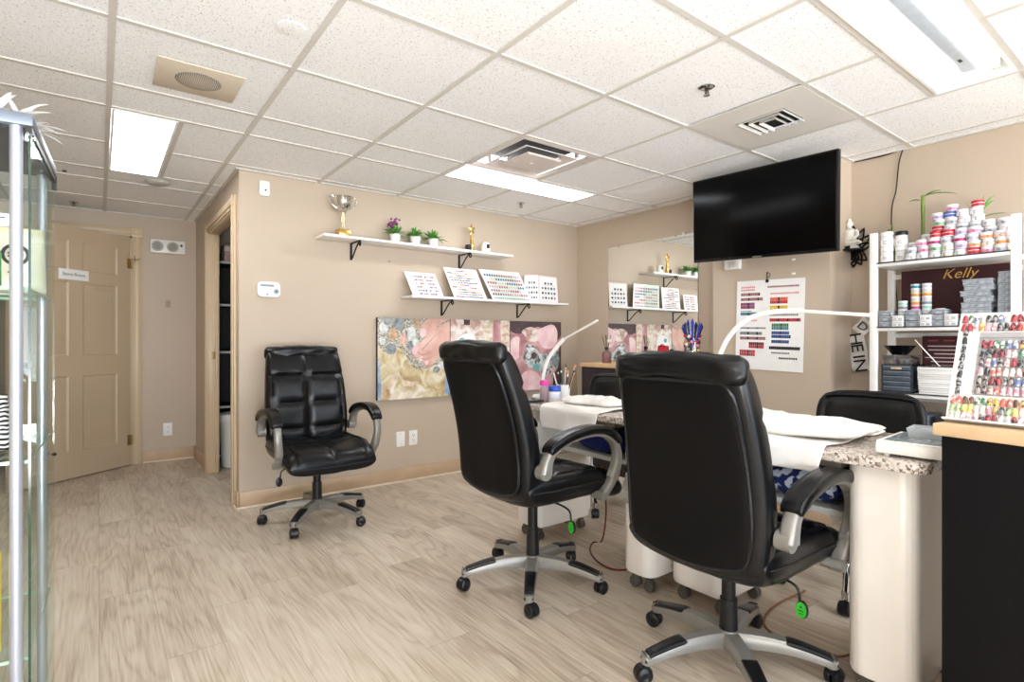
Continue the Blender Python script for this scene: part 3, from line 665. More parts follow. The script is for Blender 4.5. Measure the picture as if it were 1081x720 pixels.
# ---------------------------------------------------------------- technicians' chairs with chrome bases (face -x)
def tech_chair(label, loc, rz, a0, low=0):
    T = thing('task_chair', label, 'chair', loc, rz)
    zs = .46
    b = MB()
    def sfn(s, t, h): return V((.02+.23*s*(1-.05*t**6), .24*t*(1-.06*s**6), zs-.03*max(0, s-.4)+.045*h+.012*t*t))
    b.pillow(sfn, 22, 22, p=5, q=2.4, seam=lambda s, t: groove(max(abs(s), abs(t)), .78, .04, .2)); b.build('seat', LEATH, T)
    zc, hh = .70+low, .17
    def bfn(s, t, h):
        y = .232*t*(1-.12*max(0, s)**4*1.0-.05*abs(s)**6); z = zc+hh*s*(1-.10*t**4 if s > 0 else 1)
        return V((-.235-.05*(s+1)/2+.05*t*t+(.035 if h > 0 else .03)*h, y, z))
    b = MB(); b.pillow(bfn, 26, 26, p=6, q=2.6, seam=lambda s, t: groove(max(abs(s), abs(t)), .80, .04, .35)+.04*NZ.noise((s*3, t*6, 2.))); bk = b.build('backrest', LEATH, T)
    def pf(s, t, h):
        p = bfn(s*.74, t*.76, 0); return p+V((-.03-.006*h, 0, 0))
    b = MB(); b.pillow(pf, 16, 16, p=8, q=3); b.tube([bfn(max(-.99, min(.99, 1.3*math.sin(a))), max(-.99, min(.99, 1.3*math.cos(a))), 0) for a in [2*PI*k/60 for k in range(60)]], .005, 6, loop=True); b.build('back_panel', LEATH2, bk)
    b = MB(); b.tube(smooth_path([(-.05, 0, zs-.05), (-.2, 0, zs-.05), (-.29, 0, zs+.02), (-.285, 0, zc)], 5), .016, 10); b.box((0, 0, zs-.055), (.2, .16, .03), bev=.01); b.build('back_bracket', BLACK, T)
    b = MB(); b.cyl((0, 0, .08), (0, 0, .27), .026, seg=20); b.cyl((0, 0, .27), (0, 0, zs-.05), .015, seg=16); b.build('gas_column', CHROME, T)
    star_base(T, a0, CHROME, R=.27, pads=False, z0=.125, z1=.085, chrome=True)
    return T
tech_chair('low black task chair with chrome base, tucked behind the table before the white shelves', (2.69, 1.06, 0), PI, R_(20))
tech_chair('low black task chair with chrome base, half hidden behind the far manicure table', (2.68, 2.66, 0), PI, R_(50), low=.01)
# ---------------------------------------------------------------- manicure tables
def granite():
    m, nt, p = new_mat('speckled_granite'); N = nt.nodes.new; L = nt.links.new
    tc = N('ShaderNodeTexCoord'); v = N('ShaderNodeTexVoronoi'); v.inputs['Scale'].default_value = 150; n = N('ShaderNodeTexNoise'); n.inputs['Scale'].default_value = 90; n.inputs['Detail'].default_value = 4
    L(tc.outputs['Object'], v.inputs['Vector']); L(tc.outputs['Object'], n.inputs['Vector'])
    r = N('ShaderNodeValToRGB'); e = r.color_ramp.elements; e[0].position = 0; e[0].color = lin('4a4441')+(1,); e[1].position = 1; e[1].color = lin('d8cfc6')+(1,)
    for ps, c in ((.22, '77695f'), (.36, 'b3a497'), (.6, 'cfc5bb')): k = e.new(ps); k.color = lin(c)+(1,)
    sp = N('ShaderNodeSeparateColor'); L(v.outputs['Color'], sp.inputs[0])
    ad = N('ShaderNodeMath'); ad.operation = 'MULTIPLY_ADD'; L(sp.outputs[0], ad.inputs[0]); ad.inputs[1].default_value = .75; mu = N('ShaderNodeMath'); mu.operation = 'MULTIPLY'; L(n.outputs['Fac'], mu.inputs[0]); mu.inputs[1].default_value = .35; L(mu.outputs[0], ad.inputs[2])
    L(ad.outputs[0], r.inputs['Fac']); L(r.outputs['Color'], p.inputs['Base Color']); p.inputs['Roughness'].default_value = .15; return m
GRAN = granite(); TZ = .772
def man_table(label, X0, X1, Y0, Y1, peds):
    fr = [p[2] for p in peds]; peds = [p[:2] for p in peds]
    T = thing('manicure_table', label, 'table', (X0, Y0, 0)); L = Y1-Y0; W = X1-X0
    b = MB(); pl = [(x+W/2, y+L/2) for x, y in rrect(W, L, .05, 6)]
    b.prism(pl, .034, M=Matrix.Translation((0, 0, TZ-.034)), bev=.007); b.build('tabletop', GRAN, T)
    b = MB(); b.b2((.09, .255, TZ-.07), (W-.06, L-.255, TZ-.034)); b.build('apron', mat('apron_greywood', 'a99d90', .5, var=.08, scale=8), T)
    for (ya, yb), f_ in zip(peds, fr):
        ya -= Y0; yb -= Y0; d = X1-.03-f_; cx_, cy_ = f_-X0+d/2, (ya+yb)/2
        b = MB(); pr = rrect(d, yb-ya, .055, 6)
        
        if ya+Y0 < .6: b.prism(pr, .6625, M=Matrix.Translation((cx_, cy_, .075)), bev=.012)
        else: b.prism(pr, .40, M=Matrix.Translation((cx_, cy_, .075)), bev=.012); b.prism(pr, .2585, M=Matrix.Translation((cx_, cy_, .479)), bev=.006)
        pd = b.build('pedestal', CREAM, T)
        k = MB()
        for z0, z1 in ((.10, .46), (.49, .585), (.595, .685)): k.b2((cx_+d/2-.004, ya+.03, z0), (cx_+d/2+.012, yb-.03, z1), bev=.004); 
        k.build('drawer_fronts', CREAM, pd)
        for sx in (-1, 1):
            for sy in (-1, 1):
                k = MB(); px_, py_ = cx_+sx*(d/2-.055), cy_+sy*((yb-ya)/2-.045)
                k.cyl((px_, py_, .055), (px_, py_, .076), .012, seg=10)
                for q in (-.009, .009): k.cyl((px_+q-.006, py_, .025), (px_+q+.006, py_, .025), .025, seg=18)
                k.box((px_, py_, .05), (.03, .03, .018), bev=.006); k.build('pedestal_caster', mat('grey_rubber', '59554f', .5), pd)
    b = MB(); ya, yb = sorted(peds)[0][1]-Y0, sorted(peds)[-1][0]-Y0
    b.b2((W*.42, ya, .50), (W*.86, yb, .525), bev=.003); b.mi = 1; b.b2((W*.84, ya, .44), (W*.86, yb, TZ-.075)); b.build('under_shelf', [WPLAST, mat('modesty_panel_dark', '3c3a3b', .5)], T)  # dark upright piece is the modesty panel
    return T
man_table('far granite-topped manicure table with cream pedestals, brushes and desk lamp on it', 1.86, 2.38, 1.525, 2.54, [(1.53, 1.70, 1.90), (2.32, 2.53, 1.92)])
man_table('near granite-topped manicure table with cream pedestals beside the black counter', 1.825, 2.36, .52, 1.50, [(.562, .755, 1.882), (1.225, 1.495, 1.975)])
# towels
def drape(name, label, X0, X1, Y0, Y1, drop, rnd=3.):
    def path(s):
        u = (s+1)/2; top = X1-X0; tot = top+drop; d = u*tot
        r = .02
        if d < drop-r*.8: return X0-.012, TZ-drop+.008+d
        if d < drop+r*.8:
            a = (d-drop+r*.8)/(1.6*r)*PI/2; return X0-.012+r*(1-math.cos(a)), TZ+.008-r+r*math.sin(a)
        return X0-.012+r+(d-drop-r*.8), TZ+.008
    def fn(s, t, h):
        x, z = path(s); y = (Y0+Y1)/2+(Y1-Y0)/2*t; hang = max(0, TZ-z)/drop
        x -= .012*hang*(1+math.sin(y*34+rnd))*.5; z += .004*math.sin(y*19+x*23+rnd)*(1 if hang == 0 else 0)+.002
        nrm = (0, 1) if hang == 0 else (-1, 0)
        return V((x+nrm[0]*.005*h, y+.008*math.sin(hang*3+t), z+nrm[1]*.005*h+.001))
    b = MB(); b.pillow(fn, 40, 30, p=16, q=3)
    o = V(((X0+X1)/2, (Y0+Y1)/2, TZ))
    for v in b.bm.verts: v.co -= o
    return tag(b.build(name, TOWEL, None, o), label, 'towel')
drape('hand_towel', 'white towel spread over the far table and hanging off its front edge', 1.86, 2.28, 1.80, 2.20, .115)
drape('hand_towel', 'white towel spread over the near table, hanging down its front edge', 1.825, 2.32, .79, 1.385, .085, 1.)
def rolled(label, c, lx, ly, hz, seed):
    def fn(s, t, h):
        n = NZ.noise((s*2+seed, t*2, 0.))*.25
        return V((lx*s*(1-.08*t**4)+.015*math.sin(t*4+seed), ly*t, hz*(.5+.5*h*(1+n))+.006*NZ.noise((s*4, t*6, seed))*(h+1)))
    b = MB(); b.pillow(fn, 26, 34, p=4, q=2.2, seam=lambda s, t: groove(s, .3+.1*math.sin(t*3), .06, .14))
    return tag(b.build('folded_towel', TOWEL, None, c), label, 'towel')
rolled('rolled white towel lying on top of the towel spread on the far table', (2.03, 1.98, TZ+.013), .085, .17, .042, 2.)
rolled('thick folded white towel lying on the near table before the task chair', (2.02, 1.04, TZ+.013), .14, .31, .058, 5.)
# under-table soft things
def blue_mat(name, a, c):
    m, nt, p = new_mat(name); tc = nt.nodes.new('ShaderNodeTexCoord'); v = nt.nodes.new('ShaderNodeTexNoise'); v.inputs['Scale'].default_value = 28; v.inputs['Detail'].default_value = 1.5
    nt.links.new(tc.outputs['Object'], v.inputs['Vector']); r = nt.nodes.new('ShaderNodeValToRGB'); r.color_ramp.elements[0].position = .5; r.color_ramp.elements[1].position = .56
    r.color_ramp.elements[0].color = lin(a)+(1,); r.color_ramp.elements[1].color = lin(c)+(1,); nt.links.new(v.outputs['Fac'], r.inputs['Fac']); nt.links.new(r.outputs['Color'], p.inputs['Base Color']); p.inputs['Roughness'].default_value = .9; return m
def cushion(label, c, mt, sx, sy, sz):
    b = MB(); b.pillow(lambda s, t, h: V((sx*s*(1-.06*t*t), sy*t*(1-.06*s*s), sz*(1+h))), 20, 20, p=3, q=1.8); return tag(b.build('cushion', mt, None, c), label, 'cushion')
cushion('blue and white patterned cushion stored under the near manicure table', (2.14, .98, .526), blue_mat('blue_print', '1b2c66', 'd6def0'), .085, .15, .058)
cushion('dark blue cushion stored under the far manicure table', (2.16, 2.02, .526), mat('navy_cloth', '1a2a6b', .9), .09, .18, .058)
# ---------------------------------------------------------------- things on the far table
t = thing('polish_remover_bottle', 'clear pump bottle with a bright pink cap beside the desk lamp foot', 'bottle', (2.045, 2.405, TZ))
b = MB(); b.lathe([(0, 0), (.024, 0), (.026, .004), (.026, .07), (.02, .082), (.016, .086), (0, .086)], seg=24); b.build('body', mat('rosy_liquid', 'd8c0cc', .1, trans=.5, spec=.6), t)
b = MB(); b.lathe([(0, .086), (.024, .086), (.026, .09), (.026, .112), (.022, .116), (0, .116)], seg=24); b.build('cap', mat('hot_pink', 'e04fa0', .3), t)
t = thing('cream_jar', 'round white jar with a royal blue lid at the end of the far table', 'jar', (2.04, 2.31, TZ))
b = MB(); b.lathe([(0, 0), (.031, 0), (.033, .004), (.033, .056), (.03, .06), (0, .06)], seg=28); b.mi = 1; b.lathe([(.0334, .015), (.0336, .016), (.0336, .045), (.0334, .046)], seg=28); b.build('body', [mat('cream_jar_white', 'e9e4d8', .3), mat('jar_label', 'cfd6e2', .4)], t)
b = MB(); b.lathe([(0, .06), (.034, .06), (.035, .064), (.035, .086), (.032, .09), (0, .09)], seg=28); b.build('lid', mat('royal_blue', '2b52b8', .3), t)
b = MB(); b.prism(rrect(.09, .16, .012), .012, bev=.003); b.mi = 1; b.prism(rrect(.078, .146, .008), .0008, M=Matrix.Translation((0, 0, .012)))
tag(b.build('tablet', [BLACK, mat('dark_screen', '0a0a0c', .06)], None, (1.955, 2.42, TZ), R_(-8)), 'flat black handheld device lying at the far table corner', 'device')
t = thing('brush_cup', 'white cup bristling with nail brushes and files on the far table', 'cup', (2.165, 2.375, TZ))
b = MB(); b.lathe([(.001, .004), (.032, .004), (.036, .085), (.039, .085), (.035, 0), (0, 0)], seg=24); b.build('cup', WPLAST, t)
cols = ['222226', '2a2a30', 'c9a37a', 'e8e4de', '2a2a30', 'b9b3aa', '333338', 'd8a06a']
for i, cc in enumerate(cols):
    a = 2*PI*i/len(cols)+.3; r0, r1 = .018, .04+.03*random.random(); h = .13+.05*random.random()
    p0 = V((r0*math.cos(a), r0*math.sin(a), .01)); p1 = V((r1*math.cos(a), r1*math.sin(a), h))
    b = MB(); b.cyl(p0, p1, .003, .004, seg=8); d = (p1-p0).normalized(); b.mi = 1; b.cyl(p1, p1+d*.012, .0048, .0048, seg=8); b.mi = 2; b.cyl(p1+d*.012, p1+d*.032, .0065 if i % 3 == 0 else .0048, .001 if i % 3 else .008, seg=8)
    bt = mat('bristle_tan', 'c98c6a', .8) if i % 3 == 0 else mat('bristle_dark', '2c2523', .8)
    b.build('brush', [mat('handle_'+cc, cc, .35), SILV2, bt], t)
b = MB(); b.prism(rrect(.13, .12, .01), .022, bev=.004); b.mi = 1; b.box((0, 0, .0225), (.09, .07, .002))
tag(b.build('nail_drill_case', [mat('slate_case', '6f7884', .35), mat('case_dark', '2d3238', .3)], None, (2.285, 2.285, TZ)), 'flat grey electric file case behind the rolled towel', 'device')
# ---------------------------------------------------------------- desk lamps
LEDW = mat('lamp_white', 'f4f3ef', .3, var=.01)
def arc_lamp(label, base, pts, tip, bar=.016):
    T = thing('desk_lamp', label, 'lamp', base); B = V(base)
    b = MB(); b.lathe([(0, 0), (.055, 0), (.058, .004), (.058, .016), (.052, .022), (.015, .026), (.012, .05), (0, .05)], seg=28); b.build('base', LEDW, T)
    P = smooth_path([(0, 0, .03)]+[V(p)-B for p in pts], 8); b = MB(); b.tube(P, .011, 10); b.build('arc_arm', LEDW, T)
    a = V(pts[-1])-B; e = V(tip)-B; d = (e-a).normalized(); M_ = basis(a-d*.02, d, V((0, 0, 1)).cross(d))
    L = (e-a).length+.02; b = MB(); b.box((L/2, 0, 0), (L, bar*1.5, bar*.75), bev=.004, M=M_); hd = b.build('light_bar', LEDW, T)
    b = MB(); b.box((L/2, 0, -bar*.375), (L-.03, bar*1.0, .002), M=M_); b.build('diffuser_strip', mat('led_strip_off', 'f7f2e4', .4), hd)
arc_lamp('white arched desk lamp on the far manicure table by the pink-capped bottle', (2.1, 2.49, TZ), [(2.1, 2.487, .88), (2.1, 2.44, 1.0), (2.1, 2.365, 1.075), (2.1, 2.30, 1.124)], (2.1, 2.036, 1.223), .011)
arc_lamp('white arched desk lamp on the near table, its bar reaching toward the white shelves', (2.277, 1.462, TZ), [(2.277, 1.46, .92), (2.277, 1.447, 1.02), (2.277, 1.389, 1.135), (2.277, 1.298, 1.21), (2.277, 1.19, 1.236), (2.277, 1.074, 1.237)], (2.277, .802, 1.208), .016)
# ---------------------------------------------------------------- box on the near table
t = thing('nail_dust_collector', 'flat white device with grey mottled top beside the black counter', 'device', (1.985, .565, TZ), R_(3))
b = MB(); b.box((0, 0, .026), (.24, .20, .034), bev=.006); b.box((0, 0, .0445), (.235, .195, .004), bev=.001)
for sx in (-1, 1):
    for sy in (-1, 1): b.mi = 0; b.cyl((sx*.1, sy*.075, 0), (sx*.1, sy*.075, .012), .008, seg=10)
b.build('body', WPLAST, t)
b = MB(); b.box((0, 0, .0475), (.20, .165, .002)); b.build('glass_plate', mat('mottled_glass', '8b9398', .12, var=.5, scale=60), t)
t = thing('clear_tray', 'small clear plastic tray resting on the white device near the counter', 'tray', (2.03, .565, TZ+.0489), R_(6))
b = MB(); R = [[(sx*a, sy*c, z) for sx, sy in ((-1, -1), (1, -1), (1, 1), (-1, 1))] for a, c, z in ((.045, .05, 0), (.05, .055, .028), (.047, .052, .028), (.042, .047, .003))]
b.rings(R); b.build('tray', mat('frosted_plastic', 'dfe5e8', .2, trans=.4), t)
for k in range(3):
    b = MB(); b.box((-.02+.02*k, .01*k-.01, .012+.004*k), (.03, .06, .008), bev=.002); b.build('sachet', mat('foil_pack', 'c9d0d6', .25, metal=.5), t)
# ---------------------------------------------------------------- cords on the floor
b = MB(); b.tube(smooth_path([(2.20, 2.10, .43), (2.21, 2.08, .2), (2.22, 2.12, .012), (2.17, 2.14, .005), (2.06, 2.05, .005), (1.99, 1.90, .005), (2.02, 1.80, .005), (2.2, 1.76, .005), (2.32, 1.72, .005)], 10), .0045, 8)
tag(b.build('power_cord', mat('dark_red_cord', '6b2420', .4)), 'thin dark red power cord trailing under the far manicure table', 'cord')
b = MB(); b.tube(smooth_path([(2.5, 1.16, .006), (2.25, 1.17, .006), (2.08, 1.12, .006), (2.02, 1.0, .006), (2.06, .86, .006), (2.2, .82, .006), (2.45, .84, .006)], 10), .0045, 8)
tag(b.build('extension_cord', mat('brown_cord', '8a5a3c', .4)), 'thin brown cord lying on the floor under the near manicure table', 'cord')
# ---------------------------------------------------------------- reception counter and nail display
CR = R_(-9)
t = thing('reception_counter', 'tall black counter with a light wood top at the near end of the tables', 'counter', (1.757, .487, 0), CR)
b = MB(); b.b2((.014, -1.3, 0), (.56, -.014, .868)); b.mi = 1
b.build('body', [mat('black_laminate', '0c0c0f', .45, var=.25, scale=60, bump=.03, spec=.2)], t, ang=0)
b = MB(); b.b2((-.004, -1.32, .868), (.58, 0, .90), bev=.004); b.build('worktop', mat('counter_wood', 'd9b992', .4, var=.08, scale=9), t)
FW, FH, TL = .40, .305, R_(20)
BD = thing('nail_display_board', 'leaning white board covered in rows of coloured nail tips on the counter', 'display', (1.802, .474, .90), R_(-5))
# local: board runs along -y, leans back toward +x
def BM(u, v, w=0): return V((v*math.sin(TL)-w*math.cos(TL)+.004, -u, v*math.cos(TL)+w*math.sin(TL)+.004))
def bplate(b, u0, u1, v0, v1, w0, w1): b.rings([[BM(u0, v0, w), BM(u1, v0, w), BM(u1, v1, w), BM(u0, v1, w)] for w in (w0, w1)])
b = MB(); bplate(b, 0, FW, 0, FH, -.004, 0); bplate(b, -.002, FW+.002, 0, .004, 0, .02); b.build('backing', WHITE, BD, ang=0)
b = MB(); bplate(b, .05, FW-.05, .075, FH-.058, .0005, .003)
for k in range(7): bplate(b, .05, FW-.05, .082+.025*k, .0845+.025*k, .003, .006)
b.build('row_insert', mat('grey_insert', 'a3a0a0', .4), BD, ang=0)
b = MB(); b.rings([[(.0, .0, 0), (.13, .0, 0), (.13, -FW, 0), (0, -FW, 0)], [(.0, .0, .004), (.13, .0, .004), (.13, -FW, .004), (0, -FW, .004)]]); b.build('foot', ACRYL, BD, ang=0)
NC = ['1a1a1c', 'a8323f', 'd59aa6', 'e3c6c1', '7c2630', '3a7350', '64719c', 'd0a860', 'e6ddd4', '5c3a30', 'b98590', '9b8f8a', '3a3346', 'bf6455', 'aebf8e', 'd6cf72']
def nail_mat(c1, c2):
    n_ = 'nail_'+c1
    m, nt, p = new_mat(n_); MATS[n_] = m; tc = nt.nodes.new('ShaderNodeTexCoord'); v = nt.nodes.new('ShaderNodeTexNoise'); v.inputs['Scale'].default_value = 105; v.inputs['Detail'].default_value = 1; mp = nt.nodes.new('ShaderNodeVectorMath'); oi = nt.nodes.new('ShaderNodeObjectInfo')
    mp.operation = 'ADD'; nt.links.new(tc.outputs['Object'], mp.inputs[0]); nt.links.new(oi.outputs['Random'], mp.inputs[1]); nt.links.new(mp.outputs[0], v.inputs['Vector']); r = nt.nodes.new('ShaderNodeValToRGB'); r.color_ramp.elements[0].position = .53; r.color_ramp.elements[1].position = .57
    r.color_ramp.elements[0].color = lin(c1)+(1,); r.color_ramp.elements[1].color = lin(c2)+(1,); nt.links.new(v.outputs['Fac'], r.inputs['Fac']); nt.links.new(r.outputs['Color'], p.inputs['Base Color']); p.inputs['Roughness'].default_value = .12; p.inputs['Coat Weight'].default_value = .5; return m
NC2 = dict(zip(NC, ['8a8a8c', '3a1018', 'f4ece8', 'b98590', '1a1a1c', 'e6ddd4', 'e6ddd4', '5c3a30', 'b9b0a8', 'c9a060', 'f0e4e0', '2a2a2c', '9b8f8a', 'e3c6c1', '3a7350', 'bf6455']))
def nail_mesh(col, w, h):
    b = MB(); R = []
    for i in range(7):
        v = i/6; ww = w*(1-.25*max(0, v-.45)**1.2*2) if v < .95 else w*.45; zz = -h/2+h*v; 
        R.append([V((ww/2*math.sin(a), zz, .1*w+.32*w*math.cos(a))) for a in [PI*(k/6-.5) for k in range(7)]])
    b.rings(R, closed=False, capa=False, capb=False); return b.mesh('nail_tip', nail_mat(col, NC2[col]))
NM = {c: nail_mesh(c, .0118, .0215) for c in NC}
spots = []
rows_full = [(.022, None), (.042, None), (.061, None)]
pal = [['e6ddd4', 'd59aa6', 'e3c6c1', 'a8323f'], ['b98590', 'aebf8e', 'd6cf72', 'e6ddd4'], ['3a7350', 'd0a860', 'bf6455', '5c3a30'], ['bf6455', 'd59aa6', 'b98590', '9b8f8a'], ['9b8f8a', 'a8323f', '3a3346', '64719c'], ['5c3a30', '1a1a1c', 'bf6455', 'e6ddd4'],
       ['e3c6c1', '1a1a1c', 'b98590', '9b8f8a'], ['7c2630', 'd59aa6', '3a7350', '1a1a1c'], ['a8323f', '3a7350', '64719c', 'd0a860'], ['1a1a1c', 'a8323f', 'd6cf72', '7c2630'], ['1a1a1c', 'e6ddd4', 'a8323f', '64719c']]
vs_ = [.014, .036, .058, .082+.006, .107+.006, .132+.006, .157+.006, .182+.006, .207+.006, .262, .286]
for r, v in enumerate(vs_):
    ins = .012 if r < 3 or r > 8 else .062
    n = int((FW-2*ins)/.0128)
    for k in range(n+1): spots.append((ins+k*.0128, v, pal[r][(k//2+r) % 4] if random.random() < .8 else random.choice(NC)))
for k in range(8): spots.append((.018, .082+.0238*k, '1a1a1c')); spots.append((FW-.018, .082+.0238*k, '1a1a1c'))
spots.sort(key=lambda q: q[0]+.0001*q[1])
def nail_M(u, v):
    M_ = basis(BM(u, v, .004 if .05 < u < FW-.05 and .07 < v < .25 else .0005), (0, -1, 0), BM(0, 1)-BM(0, 0)); return M_ @ Matrix.Rotation(random.uniform(-.12, .12), 4, 'Z')
rest = {}
for i, (u, v, c) in enumerate(spots):
    M_ = nail_M(u, v)
    if i < 100:
        o = bpy.data.objects.new('nail_tip', NM[c]); COL.objects.link(o); o.parent = BD; o.matrix_local = M_
    else: rest.setdefault(c, []).append(M_)
b = MB()
for mi, c in enumerate(rest):
    for M_ in rest[c]:
        me = NM[c]; t_ = bmesh.new(); t_.from_mesh(me); b.mi = mi; b._in(t_, M_)
o = b.build('nail_tips', [MATS['nail_'+c] for c in rest], BD); o['kind'] = 'stuff'
# ---------------------------------------------------------------- white shelving unit
SX0, SX1, SY0, SY1 = 3.45, 3.74, .618, 1.25
U = thing('shelving_unit', 'white metal shelving unit packed with jars and boxes behind the task chair', 'shelf', (SX0, SY0, 0)); SW = SX1-SX0; SL = SY1-SY0
for x in (0, SW-.03):
    for y in (0, SL-.036):
        b = MB(); b.b2((x, y, 0), (x+.03, y+.036, 1.715), bev=.003); b.build('post', WHITE, U)
SHZ = [1.545, 1.19, .833, .46, .12]
for z in SHZ:
    b = MB(); b.b2((.004, .03, z-.022), (SW-.004, SL-.03, z), bev=.002); b.mi = 1; b.b2((.0, .036, z-.005), (.0039, SL-.036, z+.002)); b.build('shelf', [WHITE, mat('shelf_dark_trim', '3a3a3e', .5)], U)  # second material is a dark strip along the front edge
for z in (1.50, 1.16, .80):
    b = MB(); b.b2((SW-.026, .036, z-.028), (SW-.006, SL-.036, z-.002)); b.build('crossbar', WHITE, U)
def unit(x, y, z): return V((SX0+x, SY1-y, z))   # y measured from the post beside the plant, toward the counter
# ------------ jars on top
JC = {'pink': 'e08aa8', 'white': 'efeceb', 'red': 'c8323c', 'lilac': 'b79ac8', 'green': '86b88a', 'orange': 'e79a5a', 'blue': '4a62a8', 'silver': 'a9adb2', 'magenta': 'b8286e', 'cream': 'ecdcc0', 'peach': 'efb8a0', 'grey': '8b8d92'}
JACR = mat('jar_plastic', 'e4e4e8', .12, var=.04, spec=.6)
def jar_proto(cn, r=.0262, h=.0345):
    t = thing('powder_jar', 'jar', 'jar', (0, 0, -5)); b = MB(); b.lathe([(0, 0), (r-.002, 0), (r, .002), (r, h*.60), (r-.002, h*.63), (0, h*.63)], seg=18)
    b.mi = 1; b.lathe([(r+.0003, h*.12), (r+.0006, h*.14), (r+.0006, h*.5), (r+.0003, h*.52)], seg=18)
    b.mi = 2
    if cn not in ('white', 'silver') or True:
        for k in range(5):
            a0 = 1.0+k*.9
            ang = [a0+q*(4.3-0)/10/1 for q in range(2)]
        A = [PI-.17+.05*math.cos(q)*0 for q in range(1)]
        pts = [(PI+.17*math.cos(q), h*.335+.0052*math.sin(q)) for q in [.75+i*(2*PI-1.5)/9 for i in range(10)]]
        b.tube([((r+.0011)*math.cos(a), (r+.0011)*math.sin(a), z) for a, z in pts], .0011, 4)
    b.build('jar_body', [JACR, mat('jar_band_'+cn, JC[cn], .35, var=.3, scale=70), BLACK], t)
    b = MB(); b.lathe([(0, h*.64), (r-.001, h*.64), (r+.0004, h*.68), (r+.0004, h*.95), (r-.002, h), (0, h)], seg=18); b.build('lid', mat('jar_lid_'+('white' if cn in ('white', 'cream', 'silver') else cn), JC[cn] if cn not in ('silver', 'cream') else 'efeceb', .15, var=.05) if cn in ('red', 'blue') else mat('jar_lid_clear', 'e9e7ea', .1), t)
    return t
ORD = ['bottom', 'second', 'third', 'fourth', 'fifth', 'sixth', 'seventh', 'eighth']
NTH = ['first', 'second', 'third', 'fourth', 'fifth', 'sixth', 'seventh', 'eighth', 'ninth', 'tenth', 'eleventh']
protos = {c: jar_proto(c) for c in JC}
used = set()
def put(proto, key, loc, rz, label, group, name='powder_jar'):
    if key not in used: used.add(key); o = proto; o.location = loc; o.rotation_euler = (0, 0, rz)
    else: o = dup(proto, loc, rz)
    o['label'] = label; o['group'] = group; return o
HF = [2, 3, 4, 4, 4, 4, 3, 3]; HB = [3, 4, 7, 8, 7, 8, 5, 5]
seqs = [['white', 'silver'], ['white', 'pink', 'pink'], ['white', 'green', 'magenta', 'red', 'red', 'green', 'lilac'], ['cream', 'cream', 'silver', 'red', 'white', 'silver', 'blue', 'pink'], ['white', 'lilac', 'magenta', 'lilac', 'grey', 'white', 'white'], ['red', 'orange', 'silver', 'pink', 'silver', 'white', 'white', 'red'], ['pink', 'cream', 'orange', 'silver', 'white'], ['silver', 'orange', 'peach', 'white'], ['red', 'peach', 'silver', 'silver', 'blue']]
for k in range(8):
    y = .187+.0528*k
    for row, (hs, x) in enumerate(((HF, .040), (HB, .098))):
        for lv in range(hs[k]):
            cn = seqs[k][(lv+row*0) % len(seqs[k])] if row == 0 or lv >= HF[k] else random.choice(list(JC))
            put(protos[cn], cn, unit(x+random.uniform(-.005, .005)+row*.006*lv*0, y+random.uniform(-.0008, .0008)+(.004 if lv % 2 else -.004)*(1 if lv else 0), 1.5452+.0347*lv), random.uniform(-.5, .5),
                '%s powder jar, %s up in the %s stack from the tall white jars, %s row' % (cn, ORD[lv], NTH[k], ('front', 'rear')[row]), 'powder jars piled on top of the shelf')
for c in protos:
    if c not in used:
        for q in kids(protos[c]): bpy.data.objects.remove(q)
        bpy.data.objects.remove(protos[c])
# tall white label jars
def tall_jar(lidm):
    t = thing('tall_jar', 'jar', 'jar', (0, 0, 0)); b = MB(); b.lathe([(0, 0), (.027, 0), (.029, .003), (.029, .06), (.025, .064), (0, .064)], seg=22); b.mi = 1; b.lathe([(.0294, .008), (.0296, .01), (.0296, .04), (.0294, .042)], seg=22); b.mi = 2
    for z in (.018, .026, .033): b.box((-.0294, 0, z), (.0012, .022-.2*abs(z-.026), .002))
    b.build('jar_body', [JACR, WHITE, mat('label_ink', '55565a', .6)], t)
    b = MB(); b.lathe([(0, .065), (.029, .065), (.03, .068), (.03, .082), (.028, .085), (0, .085)], seg=22); b.build('lid', lidm, t); return t
tw = tall_jar(WPLAST); tb = tall_jar(BLACK)
n = 0
for (y, lv, x, blk, lab) in ((.072, 0, .045, 0, 'lower tall white labelled jar at the shelf post, below its twin'), (.072, 1, .045, 0, 'upper tall white labelled jar at the shelf post, stacked on its twin'),
                        (.13, 1, .08, 1, 'tall white jar with a black lid, stacked beside the labelled jars'), (.13, 0, .08, 0, 'tall white jar carrying the black-lidded jar on the shelf top')):
    src = tb if blk else tw
    if blk or n == 0: o = src
    else: o = dup(src)
    if not blk: n += 1
    o.location = unit(x, y, 1.5452+.0855*lv); o['label'] = lab; o['group'] = 'tall labelled jars on the shelf top'
# ------------ maroon poster behind the second shelf, with gold script
b = MB(); PW, PH = .50, .322; b.b2((0, -PW, 0), (.006, 0, PH)); b.mi = 1
b.text('Kelly', .075, basis((-.0004, -.265, .285), (0, -1, 0), (0, 0, 1)), font_shear=.35)
tag(b.build('script_poster', [MAROON, GOLD], None, unit(.25, .075, 1.191), ang=0), 'maroon board with gold script Kelly behind the stacked plastic boxes', 'poster')
